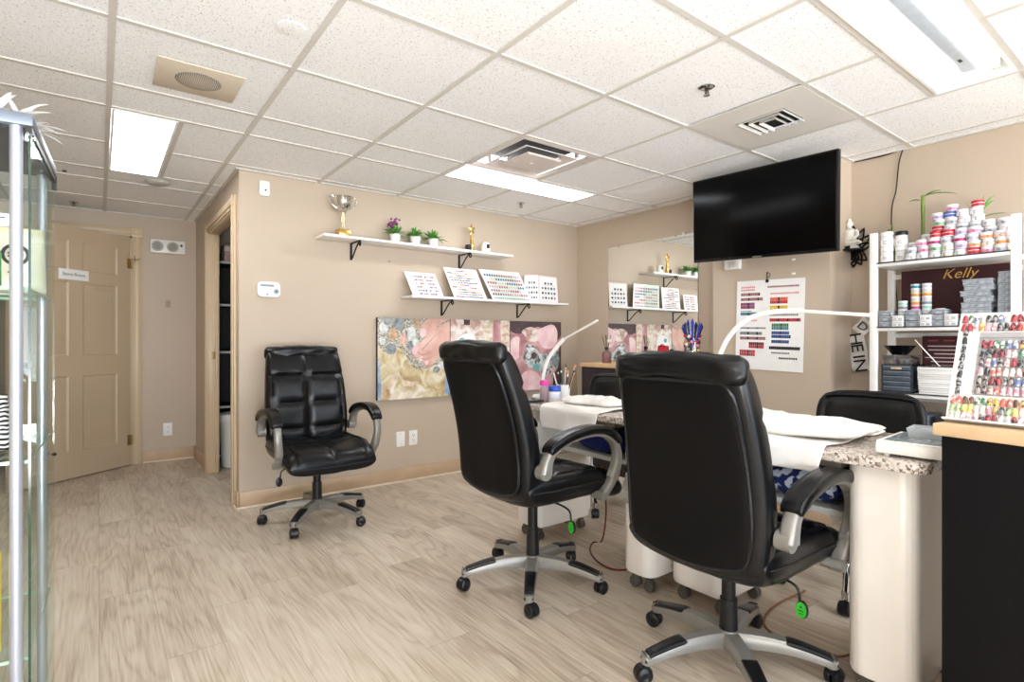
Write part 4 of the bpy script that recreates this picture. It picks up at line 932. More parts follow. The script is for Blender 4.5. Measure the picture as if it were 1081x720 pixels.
# ------------ stacks of round colour pots
def pot_proto(c1, c2):
    t = thing('colour_pot', 'pot', 'pot'); b = MB(); r, h = .021, .022; b.lathe([(0, 0), (r-.001, 0), (r, .002), (r, h*.6), (0, h*.6)], seg=16); b.build('pot', mat('pot_'+c1, c1, .25, var=.2), t)
    b = MB(); b.lathe([(0, h*.6), (r+.0006, h*.6), (r+.001, h*.7), (r+.001, h*.97), (r-.001, h), (0, h)], seg=16); b.build('lid', mat('pot_'+c2, c2, .2), t); return t
PC = {'teal': ('2f8f9a', 'cfd8d8'), 'amber': ('d9964a', 'e8d2a8'), 'clear': ('cfcfd4', 'e6e6ea'), 'purple': ('8a3f9a', 'd8c2e0'), 'mint': ('9ccfb8', 'dfeae4'), 'rose': ('cf5a86', 'e8ccd6'), 'grey': ('8d9196', 'c9ccd0')}
PP = {c: pot_proto(*v) for c, v in PC.items()}; pu = set()
stk = [('first', .145, .05, ['grey', 'teal', 'clear', 'grey', 'mint']), ('second', .197, .075, ['teal', 'mint', 'purple', 'rose', 'amber', 'clear', 'amber', 'clear', 'teal']), ('third', .248, .07, ['teal', 'grey', 'clear', 'mint', 'grey', 'clear', 'amber', 'clear', 'clear']), ('fourth', .30, .10, ['grey', 'clear', 'rose'])]
for nm, y, x, cs in stk:
    for lv, c in enumerate(cs):
        key = 'p'+c
        o = PP[c] if key not in pu else dup(PP[c]); pu.add(key)
        o.location = unit(x, y, 1.2552+.0222*lv if x < 0 else 1.2202+.0222*lv); o['label'] = '%s colour pot, %s one of the %s pot stack from the shelf post' % (c, ['lowest', 'second', 'third', 'fourth', 'fifth', 'sixth', 'seventh', 'eighth', 'ninth'][lv], nm); o['group'] = 'round colour pots in stacks on the middle shelf'
# flat clear cases under and in front of the pots
CASE = mat('clear_case', 'c6cdd4', .12, var=.25, scale=40, trans=.35); CASEB = mat('case_contents', '8f949c', .5, var=.6, scale=50)
def case(sx, sy, sz, wht=False):
    t = thing('plastic_case', 'case', 'case'); b = MB(); b.box((0, 0, sz*.36), (sx, sy, sz*.70), bev=.003); b.mi = 1
    nb = max(2, int(sy/.022))
    for k in range(nb): b.box((-sx/2-.0004, -sy/2+sy*(k+.5)/nb, sz*.34), (.001, sy/nb*.7, sz*.42))
    b.build('case_base', [WPLAST if wht else CASE, CASEB if not wht else mat('case_grey', 'b9bcc2', .4)], t)
    b = MB(); b.box((0, 0, sz*.86), (sx+.003, sy+.003, sz*.27), bev=.002); b.build('case_lid', CASE if not wht else WPLAST, t); return t
c1 = case(.17, .115, .0285); first = True
for lv in range(8):
    o = c1 if lv == 0 else dup(c1)
    o.location = unit(.11+random.uniform(-.006, .006), .46+random.uniform(-.012, .012), 1.1912+.029*lv); o.rotation_euler = (0, 0, random.uniform(-.04, .04)) if lv else (0, 0, 0)
    o['label'] = 'flat clear case, %s in the wide case stack beside the maroon board' % (['lowest', 'second', 'third', 'fourth', 'fifth', 'sixth', 'seventh', 'topmost'][lv]); o['group'] = 'clear cases in the tall stack on the middle shelf'
for lv in range(9):
    o = dup(c1); o.location = unit(.12+random.uniform(-.006, .006), .568, 1.1912+.029*lv); o.scale = (1, .42, 1)
    o['label'] = 'narrow clear plastic case, %s in the stack against the shelf end post' % (['lowest', 'second', 'third', 'fourth', 'fifth', 'sixth', 'seventh', 'eighth', 'topmost'][lv]); o['group'] = 'narrow cases stacked at the shelf end'
c2 = case(.10, .062, .028); c3 = case(.06, .05, .03, True); u2 = u3 = 0
lows = [('clear', .075, .06), ('white', .135, .03), ('clear', .20, .06), ('white', .26, .03), ('clear', .315, .06), ('white', .365, .035)]
for i, (k, y, x) in enumerate(lows):
    for lv in range(3 if k == 'clear' else 2):
        if k == 'clear': o = c2 if u2 == 0 else dup(c2); u2 += 1
        else: o = c3 if u3 == 0 else dup(c3); u3 += 1
        o.location = unit(x, y, 1.1912+.03*lv)
        o['label'] = '%s low case, %s in the %s little stack along the middle shelf front' % (k, ['lowest', 'second', 'third'][lv], NTH[i]); o['group'] = 'low cases along the middle shelf front'
# fill-in cases beneath the pot stacks
for i, (y, x) in enumerate(((.145, .10), (.215, .14), (.29, .15))):
    o = dup(c2); o.location = unit(x+.02, y, 1.1912); o.scale = (1.25, 1.0, 1.0); o['label'] = 'clear case under the pot stacks, %s back from the shelf post' % NTH[i]; o['group'] = 'clear cases carrying the pots'
t = thing('price_card', 'small white upright card with dark print before the pot stacks', 'card', unit(.11, .105, 1.2192)); 
b = MB(); b.b2((0, -.022, 0), (.002, .022, .05)); b.mi = 1
for k in range(4): b.box((-.0003, 0, .012+.009*k), (.0006, .032-.006*(k % 2), .003))
b.build('card', [WHITE, mat('print_ink', '333338', .6)], t); b = MB(); b.b2((.002, -.02, 0), (.03, .02, .002)); b.build('foot', WHITE, t)
b = MB()
for k in range(26): b.sph((random.uniform(-.03, .03), random.uniform(-.045, .045), .012+random.uniform(0, .02)), .009, (1, 1, .8), seg=8)
o = b.build('black_beads', mat('gloss_black', '0c0c0d', .15), None, unit(.19, .085, 1.1912)); o['kind'] = 'stuff'; tag(o, 'heap of shiny black beads behind the low cases at the shelf post', 'beads')
# ------------ third shelf
t = thing('drawer_organizer', 'small dark smoked-plastic drawer unit at the shelf post', 'drawer unit', unit(.012, .055, .834))
b = MB(); D, Wd, Hh = .2, .145, .15; b.b2((0, -Wd, 0), (D, 0, .006)); b.b2((0, -Wd, Hh-.006), (D, 0, Hh)); b.b2((0, -.005, 0), (D, 0, Hh)); b.b2((0, -Wd, 0), (D, -Wd+.005, Hh)); b.b2((D-.004, -Wd, 0), (D, 0, Hh)); SMK = mat('smoked_plastic', '3a4148', .12, var=.15); b.build('body', SMK, t, ang=0)
for k in range(5):
    z = .008+.0278*k; b = MB(); b.b2((-.003, -Wd+.007, z), (D-.01, -.007, z+.0255), bev=.002); b.mi = 1; b.b2((-.0045, -Wd+.012, z+.020), (-.003, -.012, z+.0225)); 
    if k == 4: b.mi = 2; b.box((-.006, -Wd/2, z+.012), (.006, .05, .01), bev=.003)
    b.build('drawer', [mat('drawer_smoke', '4d555d', .12, var=.2), mat('drawer_lip', '8a939b', .2), OAK], t)
t = thing('clear_bin', 'shallow clear bin of supplies on top of the small drawer unit', 'tray', unit(.10, .125, .9842))
b = MB(); R = [[(sx*a, sy*c, z) for sx, sy in ((-1, -1), (1, -1), (1, 1), (-1, 1))] for a, c, z in ((.075, .062, 0), (.08, .068, .05), (.077, .065, .05), (.072, .059, .003))]; b.rings(R); b.build('bin', ACRYL, t, ang=0)
for k in range(7):
    b = MB(); cc = random.choice(['e6e2df', 'd9b0a0', 'b98c9a', 'c9ccd2', 'e8c9b0']); b.box((random.uniform(-.04, .04), -.045+.015*k, .016), (.05, .012, .024), rot=(0, 0, random.uniform(-.4, .4)), bev=.003); b.build('sachet', mat('sachet_'+cc, cc, .4), t)
bk = None
for k in range(6):
    if bk is None:
        bk = thing('folded_box', 'x', 'box'); b = MB(); b.b2((0, -.20, 0), (.2, 0, .023), bev=.001); b.build('carton', WHITE, bk); b = MB(); b.b2((-.0006, -.198, .0095), (0, -.002, .0115)); b.build('flap_edge', mat('card_edge_grey', '9b9ea3', .6), bk); o = bk
    else: o = dup(bk)
    o.location = unit(.015+random.uniform(-.004, .004), .225+random.uniform(-.004, .004), .834+.0236*k); o['label'] = 'flat white carton, %s of the white stack beside the dark drawer unit' % (['bottom', 'second', 'third', 'fourth', 'fifth', 'top'][k]); o['group'] = 'flat white cartons on the lower shelf'
b = MB(); b.b2((0, -.30, 0), (.006, 0, .24)); b.mi = 1
b.text('NAIL ART', .017, basis((-.0004, -.085, .212), (0, -1, 0), (0, 0, 1)))if False else None
for k in range(6): b.box((-.0004, -.11+.012*(k % 2), .185-.021*k), (.0008, .17-.03*(k % 3), .0055))
b.mi = 2; b.box((-.0004, -.05, .215), (.0008, .045, .008)); b.box((-.0004, -.12, .215), (.0008, .05, .008)); b.mi = 3; b.box((-.0004, -.235, .085), (.0008, .05, .022))
tag(b.build('care_poster', [MAROON, mat('poster_text', 'c9b4b0', .6), mat('poster_title', '8c3a3c', .6), mat('poster_swatch', 'a8905c', .5)], None, unit(.20, .19, .90), ang=0), 'maroon board with pale lines of text above the white cartons', 'poster')
b = MB(); b.lathe([(0, 0), (.035, 0), (.075, .05), (.078, .052), (.072, .052), (.034, .005), (0, .005)], seg=28); tag(b.build('black_bowl', mat('gloss_black', '0c0c0d', .15), None, unit(.085, .12, 1.0362)), 'shallow black bowl resting on the clear bin under the middle shelf', 'bowl')
b = MB(); b.cyl(unit(.05, .20, 1.12), unit(.05, .31, .98), .003, seg=8); o = b.build('rod', WHITE); tag(o, 'thin white rod leaning across the maroon text board', 'rod')
b = MB(); b.b2((0, -.20, 0), (.17, 0, .006)); tag(b.build('acrylic_sheet', ACRYL, None, unit(.015, .225, .834+.1418), ang=0), 'clear acrylic sheet lying on top of the white carton stack', 'sheet')
# low shelf contents, mostly hidden by the chair
for k, (y, z, cc) in enumerate(((.08, .461, '5a6068'), (.3, .461, '2c2c30'), (.08, .121, '6d5a4c'), (.33, .121, '3c4652'))):
    b = MB(); b.b2((0, -.19, 0), (.22, 0, .26 if z > .3 else .3), bev=.004); b.b2((-.004, -.16, .1), (0, -.03, .17), bev=.001)
    tag(b.build('storage_box', mat('store_'+cc, cc, .5), None, unit(.02, y, z)), '%s storage box on the %s shelf near the %s' % (['slate', 'black', 'brown', 'blue grey'][k], 'lower' if z > .3 else 'lowest', ('chase corner', 'counter end')[k % 2]), 'box')
# ------------ bamboo, cable, buddha, lotus bracket, banner
BAM = mat('bamboo_stalk', '6d8236', .4, var=.25, scale=25)
def leafblade(b, p, d, L, w, droop=.3):
    d = V(d).normalized(); sd = d.cross(V((0, 0, 1))); sd = sd.normalized() if sd.length > .01 else V((0, 1, 0)); P = [[], [], []]
    for i in range(7):
        t = i/6; c = V(p)+d*(L*t)+V((0, 0, -droop*L*t*t)); ww = w*math.sin(PI*min(1, .12+t*.88))**.8*(1 if t < .99 else 0)
        P[0].append(c-sd*ww+V((0, 0, .25*ww))); P[1].append(c); P[2].append(c+sd*ww+V((0, 0, .25*ww)))
    b.grid(P)
def bamboo(label, base, h, curl, leaves, lean=(0, 0)):
    T = thing('lucky_bamboo', label, 'plant', base); pts = [(0, 0, 0), (lean[0]*.5, lean[1]*.5, h*.5), (lean[0], lean[1], h)]+curl
    b = MB(); P = smooth_path(pts, 8); b.tube(P, [.009 if i % 6 else .0108 for i in range(len(P))], 10); b.build('stalk', BAM, T)
    for p, d, L in leaves:
        b = MB(); leafblade(b, p, d, L, .013); b.build('leaf', LEAF, T)
bx_ = unit(.18, .135, 1.5452)
bamboo('tall lucky bamboo stalk with a curled tip behind the white jars', unit(.16, .205, 1.546), .365, [], [((.0, 0, .36), (0, -1, .18), .16), ((0, 0, .355), (0, -.8, .5), .10), ((0, .01, .34), (-.1, .9, .3), .06)])
bamboo('short leafy bamboo sprig beside the seated figure, left of the white jars', unit(.16, .035, 1.546), .13, [], [((0, 0, .12), (-.2, .9, .5), .15), ((0, 0, .13), (0, .5, 1), .13), ((0, 0, .10), (-.3, .9, -.1), .11), ((0, 0, .12), (0, .2, 1), .10), ((0, 0, .13), (.1, -.6, .9), .09)])
bamboo('thin bare bamboo cane leaning beside the leafy sprig', unit(.13, .085, 1.546), .20, [], [((0, .01, .2), (0, .5, .9), .05)], (.0, .03))
bamboo('bamboo shoot with broad leaves rising behind the jar pile', unit(.20, .43, 1.546), .22, [], [((0, 0, .22), (0, -.45, .9), .16), ((0, 0, .22), (0, -.2, 1), .15), ((0, 0, .21), (0, .5, 1.1), .14), ((0, 0, .20), (0, -1, .4), .13), ((0, 0, .22), (-.3, -.6, .8), .13)])
b = MB(); z0 = 1.19; P = [onX(953, 158, 3.806), onX(949, 172, 3.806), onX(946, 200, 3.806), onX(941, 235, 3.806), V((3.806, 1.22, 1.2))]; b.tube(smooth_path(P, 8), .0035, 6)
P2 = [onX(952, 158, 3.812), onX(930, 165, 3.812), onX(902, 171, 3.812)]; b.tube(smooth_path(P2, 4), .004, 6)
tag(b.build('wall_cable', BLACK), 'black cable running along the ceiling edge and down the wall behind the shelves', 'cable')
t = thing('lotus_bracket', 'black openwork lotus wall bracket beside the white shelves', 'bracket', (XR-.004, 1.47, 1.70))
b = MB()
def petal(cy, cz, a, L, w):
    pts = []
    for k in range(24):
        s = k/24*2; 
        u = s if s <= 1 else 2-s; sgn = 1 if s <= 1 else -1
        yy = sgn*w*math.sin(PI*u**.8)*(1-.2*u); zz = L*u
        pts.append((-.004, cy+yy*math.cos(a)+zz*math.sin(a), cz-yy*math.sin(a)+zz*math.cos(a)))
    b.tube(pts, .0055, 6, loop=True, up=(1, 0, 0))
for a, L in ((-1.35, .11), (-.9, .13), (-.45, .14), (0, .15), (.45, .14), (.9, .13), (1.35, .11)): petal(0, -.01, a, L, .026)
for a in (2.3, 2.75, 3.14, 3.6, 4.0): petal(0, -.02, a, .10, .03)
b.tube(circ_pts, .005) if False else None
b.build('openwork', BMETAL, t); b = MB(); b.prism([(x, y) for x, y in circ(0, 0, .06, .085, 24)], .008, M=Matrix.Translation((-.062, 0, -.025))); b.build('ledge', BMETAL, t)
t = thing('seated_figurine', 'small white seated meditating figurine on the black lotus ledge', 'figurine', (XR-.066, 1.47, 1.684)); PLA = mat('plaster_white', 'e6e2d8', .5, var=.06)
b = MB(); b.box((0, 0, .012), (.06, .09, .024), bev=.006); b.mi = 1; b.box((-.0305, 0, .012), (.002, .03, .018)); b.build('plinth', [PLA, BLACK], t)
b = MB(); b.pillow(lambda s, q, h: V((.035*s*(1-.1*q*q), .062*q, .042+.022*h)), 14, 16, p=2.4, q=2); b.lathe([(.0, .05), (.034, .05), (.036, .075), (.03, .10), (.036, .118), (.022, .13), (.012, .134), (.011, .142), (0, .142)], seg=20)
for s in (-1, 1): b.tube(smooth_path([(0, s*.035, .116), (-.01, s*.047, .085), (-.03, s*.03, .062), (-.036, s*.006, .058)], 4), [.012]*4+[.0105]*4+[.009]*4+[.008], 8)
b.sph((-.003, 0, .16), .021, (1, .92, 1.15)); b.sph((0, 0, .185), .0105); b.sph((-.024, 0, .158), .0035, (1, .8, 1.4), 8)
for s in (-1, 1): b.sph((.0, s*.0205, .157), .005, (.7, .6, 1.9), 8)
b.build('body', PLA, t)
def banner(name, label, yc, zc, w, h, tilt, letters, size):
    t = thing(name, label, 'banner', (XR-.012, yc, zc)); M_ = basis((0, 0, 0), (0, -1, 0), (0, 0, 1)) @ Matrix.Rotation(tilt, 4, 'Z'); b = MB(); n = 10
    R = []
    for i in range(n+1):
        v = -h/2+h*i/n; cv = .006*math.sin(i*.9); R.append([M_ @ V((-w/2, v, cv)), M_ @ V((w/2, v, cv+.004)), M_ @ V((w/2, v, cv+.006)), M_ @ V((-w/2, v, cv+.002))])
    b.rings(R); b.build('cloth', mat('banner_white', 'e9e6e2', .7), t); b = MB()
    for i, ch in enumerate(letters): b.text(ch, size, M_ @ Matrix.Translation((0, h/2-(i+.6)*h/(len(letters)+.2), .013)) @ Matrix.Rotation(-PI/2 if len(letters) > 2 else 0, 4, 'Z'), extr=.001, sx=1.15)
    b.build('lettering', BLACK, t)
pc = onX(906, 372, 3.806)
banner('name_banner', 'white hanging strip lettered HEIN in black beside the shelf post', pc.y, pc.z, .10, .235, R_(9), 'HEIN', .098)
pc = onX(911, 345, 3.80)
banner('name_banner', 'upper folded end of the white lettered strip, showing a single D', pc.y, pc.z, .085, .10, R_(-42), 'D', .07)
# ---------------------------------------------------------------- wall shelves with iron brackets
def wall_shelf(label, x0, x1, z, d, brx):
    T = thing('wall_shelf', label, 'shelf', (x0, YB, z)); b = MB(); b.b2((0, -d, -.018), (x1-x0, 0, 0), bev=.003); b.build('board', WHITE, T)
    for x in brx:
        b = MB(); x -= x0; zt = -.018
        b.b2((x-.008, -.006, zt-.125), (x+.008, 0, zt)); b.b2((x-.007, -d+.02, zt-.008), (x+.007, -.006, zt))
        b.tube(smooth_path([(x, -.005, zt-.115), (x, -.03, zt-.11), (x, -d*.5, zt-.05), (x, -d*.72, zt-.02), (x, -d*.86, zt-.012)], 5), .0055, 8)
        cc = V((x, -d*.88, zt-.026)); b.tube([cc+V((0, .017*math.cos(a)*(1-k*.02), .017*math.sin(a)*(1-k*.02))) for k, a in enumerate([PI/2+.3*q for q in range(19)])], .005, 8)
        b.build('bracket', BMETAL, T)
    return T
wall_shelf('upper white wall shelf holding two trophies and three potted plants', 1.235, 2.87, 1.857, .20, [1.50, 2.44])
wall_shelf('lower white wall shelf holding leaning nail colour charts', 1.90, 3.52, 1.463, .20, [2.27, 3.06])
Z1, Z2 = 1.857, 1.463
# trophies
t = thing('trophy_cup', 'tall silver two-handled trophy cup at the left end of the upper shelf', 'trophy', (1.405, 3.89, Z1))
b = MB(); b.box((0, 0, .028), (.085, .085, .056), bev=.004); b.build('plinth', GOLD, t)
b = MB(); b.lathe([(0, .056), (.03, .056), (.03, .062), (.014, .07), (.012, .10), (.018, .14), (.014, .17), (.02, .186), (.024, .19), (0, .19)], seg=24); b.build('stem', mat('pale_gold', 'd8c9a2', .2, metal=.8), t)
b = MB(); b.lathe([(0, .188), (.024, .19), (.05, .215), (.062, .25), (.068, .285), (.072, .29), (.066, .29), (.058, .25), (.045, .218), (0, .205)], seg=32); cup = b.build('bowl', SILV2, t)
for s in (-1, 1):
    b = MB(); b.tube(smooth_path([(s*.066, 0, .285), (s*.085, 0, .295), (s*.098, 0, .275), (s*.088, 0, .24), (s*.06, 0, .215), (s*.045, 0, .21)], 5), .005, 8); b.build('handle', SILV2, cup)
t = thing('star_trophy', 'small gold trophy figure topped by a star near the white ornament', 'trophy', (2.49, 3.89, Z1))
b = MB(); b.box((-.018, 0, .03), (.035, .05, .06), bev=.002); b.mi = 1; b.lathe([(0, 0), (.03, 0), (.03, .008), (.022, .02), (.026, .05), (.016, .075), (.012, .12), (.008, .14), (0, .14)], c=(.015, 0, 0), seg=18); b.build('base', [BLACK, GOLD], t)
b = MB(); st = [((.045 if k % 2 == 0 else .019)*math.sin(PI*k/5), (.045 if k % 2 == 0 else .019)*math.cos(PI*k/5)) for k in range(10)]; b.prism(st, .010, M=basis((.012, .005, .195), (1, 0, 0), (0, 0, 1)), bev=.002); b.tube(smooth_path([(.015, 0, .135), (.008, 0, .155), (.014, 0, .18)], 4), .010, 8); b.build('star', GOLD, t)
# potted plants
def pot_plant(label, x, fl=False, seed=1):
    random.seed(seed); t = thing('potted_plant', label, 'plant', (x, 3.88, Z1))
    b = MB(); b.lathe([(.001, .004), (.032, .004), (.04, .058), (.043, .06), (.043, .068), (.037, .068), (.036, .058), (.0, .055)], seg=24); b.lathe([(0, 0), (.033, 0), (.034, .006)], seg=24); b.build('pot', WHITE, t)
    b = MB()
    for k in range(120):
        a = random.uniform(0, 2*PI); e = random.uniform(.1, 1.3); d = V((math.cos(a)*math.cos(e), math.sin(a)*math.cos(e), math.sin(e))); L = random.uniform(.05, .115)
        p = V((random.uniform(-.02, .02), random.uniform(-.02, .02), .06)); leafblade(b, p+d*L*.25, d, L*.8, .0065, .3)
    b.build('foliage', LEAF, t)
    if fl:
        b = MB()
        for k in range(36):
            c = V((-.012+random.gauss(0, .018), random.gauss(0, .022), .135+random.gauss(0, .02)))
            for q in range(4): b.sph(c+V((random.uniform(-.006, .006), random.uniform(-.006, .006), random.uniform(-.004, .006))), .0055, seg=6)
        b.build('flowers', mat('plum_petals', '8a3f7a', .6, var=.4, scale=90), t)
pot_plant('white potted plant with plum flowers, first from the silver trophy', 1.805, True, 3)
pot_plant('white potted plant with plain green leaves, between the other two pots', 1.975, False, 5)
pot_plant('white potted plant with taller wispy leaves, nearest the star trophy', 2.135, False, 9)
random.seed(21)
b = MB(); b.lathe([(0, 0), (.036, 0), (.038, .004), (.037, .06), (.03, .09), (.016, .10), (0, .101)], seg=24); b.mi = 1; b.box((0, -.0365, .06), (.03, .006, .035), bev=.003)
tag(b.build('camera_ornament', [WPLAST, BLACK], None, (2.645, 3.885, Z1)), 'small white rounded gadget with a black face on the upper shelf', 'gadget')
# ---------------------------------------------------------------- colour charts leaning on the lower shelf
SW_C = ['c8456a', '8c2f3c', 'e3a0b0', '7a7f8c', '4a8a7a', 'd87a4a', '3c5a9a', 'b06a8a', '2f2a35', 'cfa24a', 'a8c0c8', 'e8c8c0']
SWM = [mat('swatch_'+c, c, .35, var=.2, scale=120) for c in SW_C]
GREYINK = mat('print_grey', '8f9298', .6)
def chart(name, label, x, y, w, h, tilt, yaw, kind, edge=None, cat='colour chart', z=Z2, skew=0):
    T = thing(name, label, cat, (x, y, z), yaw)
    M_ = Matrix.Rotation(-tilt, 4, 'X') @ basis((0, 0, .001), (1, 0, 0), (0, 0, 1))
    b = MB(); b.prism([(q[0]+skew*(q[1]+h/2)/h, q[1]+h/2) for q in (rrect(w, h, .012 if edge else .003, 3))], .004, M=M_ @ Matrix.Translation((0, 0, -.004))); b.build('board', edge or WHITE, T)
    p = MB()
    def dot(u, v, a, c, m): p.mi = m; p.flat([(q[0]+skew*(v)/h, q[1]) for q in [(u+a*math.cos(t), v+c*math.sin(t)) for t in [2*PI*k/8 for k in range(8)]]], .0006, M_)
    def bar(u, v, a, c, m): p.mi = m; sk = skew*v/h; p.flat([(u-a/2+sk, v-c/2), (u+a/2+sk, v-c/2), (u+a/2+sk, v+c/2), (u-a/2+sk, v+c/2)], .0006, M_)
    if edge: p.mi = 13; p.prism([(q[0], q[1]+h/2) for q in rrect(w-.02, h-.024, .012, 3)], .0003, M=M_ @ Matrix.Translation((0, 0, .0001)))
    if kind == 'pairs':
        for r in range(6):
            v = h*(.1+.145*r); bar(.0, v+.010, w*.05, .003, 12)
            for g in (-.12, .24):
                for k in range(6): bar(w*(g-.0+.05*(k-2.5)), v, w*.042, h*.085, (r*3+k+(g > 0)*5) % 12)
    elif kind == 'rows':
        for r in range(12):
            v = h*(.05+.078*r); n0 = random.choice([0, 3, 5]); n1 = random.choice([14, 17, 19]) if r else 19
            for k in range(n0, n1): bar(w*(-.42+.044*k), v, w*.037, h*.048, (8 if r in (0, 6, 7) and k % 2 else (r*2+k//3)) % 12)
    elif kind == 'grid':
        for r in range(6):
            v = h*(.2+.125*r)
            for k in range(15): dot(w*(-.42+.06*k), v, w*.025, h*.042, (1, 7, 2, 0, 11, 6)[(r+k//4) % 6]); bar(w*(-.42+.06*k), v-h*.05, w*.04, .002, 12)
        for k in range(18): bar(w*(-.43+.05*k), h*.07, w*.035, h*.05, 12 if k % 3 else 3)
    elif kind == 'dots':
        for r in range(4):
            v = h*(.18+.18*r)
            for k in range(5 if r != 3 else 3): dot(w*(-.32+.16*k+(r == 3)*.16), v, w*.06, h*.05, 8 if (r+k) % 2 else 3)
            bar(0, v-h*.075, w*.7, .0025, 12)
    p.build('printed_swatches', SWM+[GREYINK, WHITE], T, ang=0); return T
PINKE = mat('pink_edge_card', 'f0d2d2', .5)
chart('swatch_chart', 'smallest leaning white chart with paired swatch blocks, at the shelf end near the trophies', 2.085, 3.86, .27, .20, R_(18), 0, 'pairs', skew=-.05)
chart('swatch_chart', 'tall leaning white chart with many coloured swatch rows, under the star trophy', 2.475, 3.85, .32, .262, R_(16), 0, 'rows', skew=-.065)
chart('swatch_chart', 'widest leaning white chart with a grid of small pink nail samples', 2.915, 3.85, .43, .275, R_(16), 0, 'grid', skew=-.10)
chart('sample_card', 'pink-edged upright nail card turned beside the widest chart', 3.165, 3.90, .14, .255, R_(4), R_(-38), 'dots', PINKE)
chart('sample_card', 'pink-edged upright nail card nearest the mirror corner', 3.34, 3.86, .25, .25, R_(4), R_(6), 'dots', PINKE)
b = MB(); pts = []
b.prism([(0, 0), (.30, 0), (.24, .26), (-.06, .26)], .003, M=Matrix.Rotation(-R_(15), 4, 'X') @ basis((0, 0, .001), (1, 0, 0), (0, 0, 1))); tag(b.build('plastic_sleeve', GLASS, None, (2.70, 3.80, Z2), ang=0), 'clear plastic sleeve propped against the widest swatch chart', 'sleeve')
# ---------------------------------------------------------------- picture panel (three spa photographs on one canvas)
AX0, AX1, AZ0, AZ1 = 1.697, 3.575, .655, 1.292; AW, AHH = AX1-AX0, AZ1-AZ0
T = thing('wall_picture', 'long three-part spa picture with pebbles, feet and starfish on the back wall', 'picture', (AX0, YB, AZ0))
b = MB(); b.b2((0, -.03, 0), (AW, 0, AHH)); b.build('canvas', mat('canvas_edge', '141216', .6), T, ang=0)
def noise_print(name, stops, scale, det=4, dist=0, vor=False):
    m, nt, p = new_mat(name); tc = nt.nodes.new('ShaderNodeTexCoord')
    if vor: n = nt.nodes.new('ShaderNodeTexVoronoi'); out = n.outputs['Color']
    else: n = nt.nodes.new('ShaderNodeTexNoise'); n.inputs['Detail'].default_value = det; n.inputs['Distortion'].default_value = dist; out = n.outputs['Fac']
    n.inputs['Scale'].default_value = scale; nt.links.new(tc.outputs['Object'], n.inputs['Vector'])
    r = nt.nodes.new('ShaderNodeValToRGB'); e = r.color_ramp.elements; e[0].position, e[1].position = stops[0][0], stops[-1][0]; e[0].color = lin(stops[0][1])+(1,); e[1].color = lin(stops[-1][1])+(1,)
    for ps, c in stops[1:-1]: k = e.new(ps); k.color = lin(c)+(1,)
    if vor: s_ = nt.nodes.new('ShaderNodeSeparateColor'); nt.links.new(out, s_.inputs[0]); out = s_.outputs[0]
    nt.links.new(out, r.inputs['Fac']); nt.links.new(r.outputs['Color'], p.inputs['Base Color']); p.inputs['Roughness'].default_value = .4; return m
GRAVEL = noise_print('print_gravel', [(0, '6a655d'), (.4, 'a09a8c'), (.7, 'c0baab'), (1, 'd8d3c6')], 95, vor=True)
SAND = noise_print('print_sand', [(.3, 'a88a5e'), (.48, 'cdb98e'), (.6, 'ddd2b6'), (.75, 'e8e2d2')], 9, dist=1.2)
SKIN1 = noise_print('print_skin', [(.35, 'c9988a'), (.6, 'dfb6a6'), (.75, 'ecccc0')], 6)
SKIN2 = noise_print('print_pink_skin', [(.3, '9c6468'), (.5, 'c39092'), (.7, 'dfb8b4')], 7, dist=.6)
NAILP = noise_print('print_nail', [(.3, 'e8b6bc'), (.7, 'f6dcd8')], 12)
PEB = [noise_print('print_pebble_%s' % n, [(.35, a), (.65, c)], 30) for n, a, c in (('tan', 'a8835e', 'd8b48e'), ('white', 'b9bdba', 'e2e4de'), ('rose', 'b98a78', 'e6c2b2'), ('slate', '6d7274', 'a3a9aa'))]
SHELLW = noise_print('print_shell', [(.3, 'b89a78'), (.5, 'e0d2bc'), (.7, 'f2ece0')], 8, dist=2)
DARKP = noise_print('print_dark', [(.3, '2a1c1e'), (.7, '5a3c40')], 9); BLUEP = noise_print('print_blue', [(.3, '6d86a8'), (.7, 'b9c8dc')], 12)
SPA = noise_print('print_spa', [(.25, '8a6458'), (.42, 'c8a494'), (.55, 'e6d8cf'), (.75, 'f4efea')], 7, dist=1.5); JEWEL = noise_print('print_jewels', [(0, '2b2c2e'), (.3, '6f7a74'), (.55, 'aab4ae'), (.8, 'e4e8e2'), (1, 'b08c9a')], 34, vor=True)
TEALP = mat('print_teal', '6fb0b0', .4); WHP = mat('print_white', 'f0efec', .4)
PM = [GRAVEL, SAND, SKIN1, SKIN2, NAILP]+PEB+[SHELLW, WHP, DARKP, BLUEP, SPA, JEWEL, TEALP, WHP, mat('print_amber', 'cf7a3a', .4)]
def print_panel(label, ux0, ux1, layers):
    p = MB(); M_ = basis((ux0, -.0302, 0), (1, 0, 0), (0, 0, 1)); W_ = ux1-ux0
    for i, (m, poly) in enumerate(layers):
        p.mi = m; 
        if 5 < len(poly) < 13 and m != 12 or len(poly) == 5 and m in (3, 4, 5, 9):
            n = len(poly); q = []
            for k in range(n):
                a, c, d, e = [V((*poly[(k+o) % n], 0)) for o in (-1, 0, 1, 2)]
                for t in (0, .2, .4, .6, .8): q.append(tuple((.5*((2*c)+(d-a)*t+(2*a-5*c+4*d-e)*t*t+(-a+3*c-3*d+e)*t**3))[:2]))
            poly = q
        poly = [(min(1, max(0, x))*W_, min(1, max(0, y))*AHH) for x, y in poly]; p.flat(poly, .0002+.00016*i, M_)
    return p.build('printed_panel', PM, T, ang=0)
FULL = [(0, 0), (1, 0), (1, 1), (0, 1)]
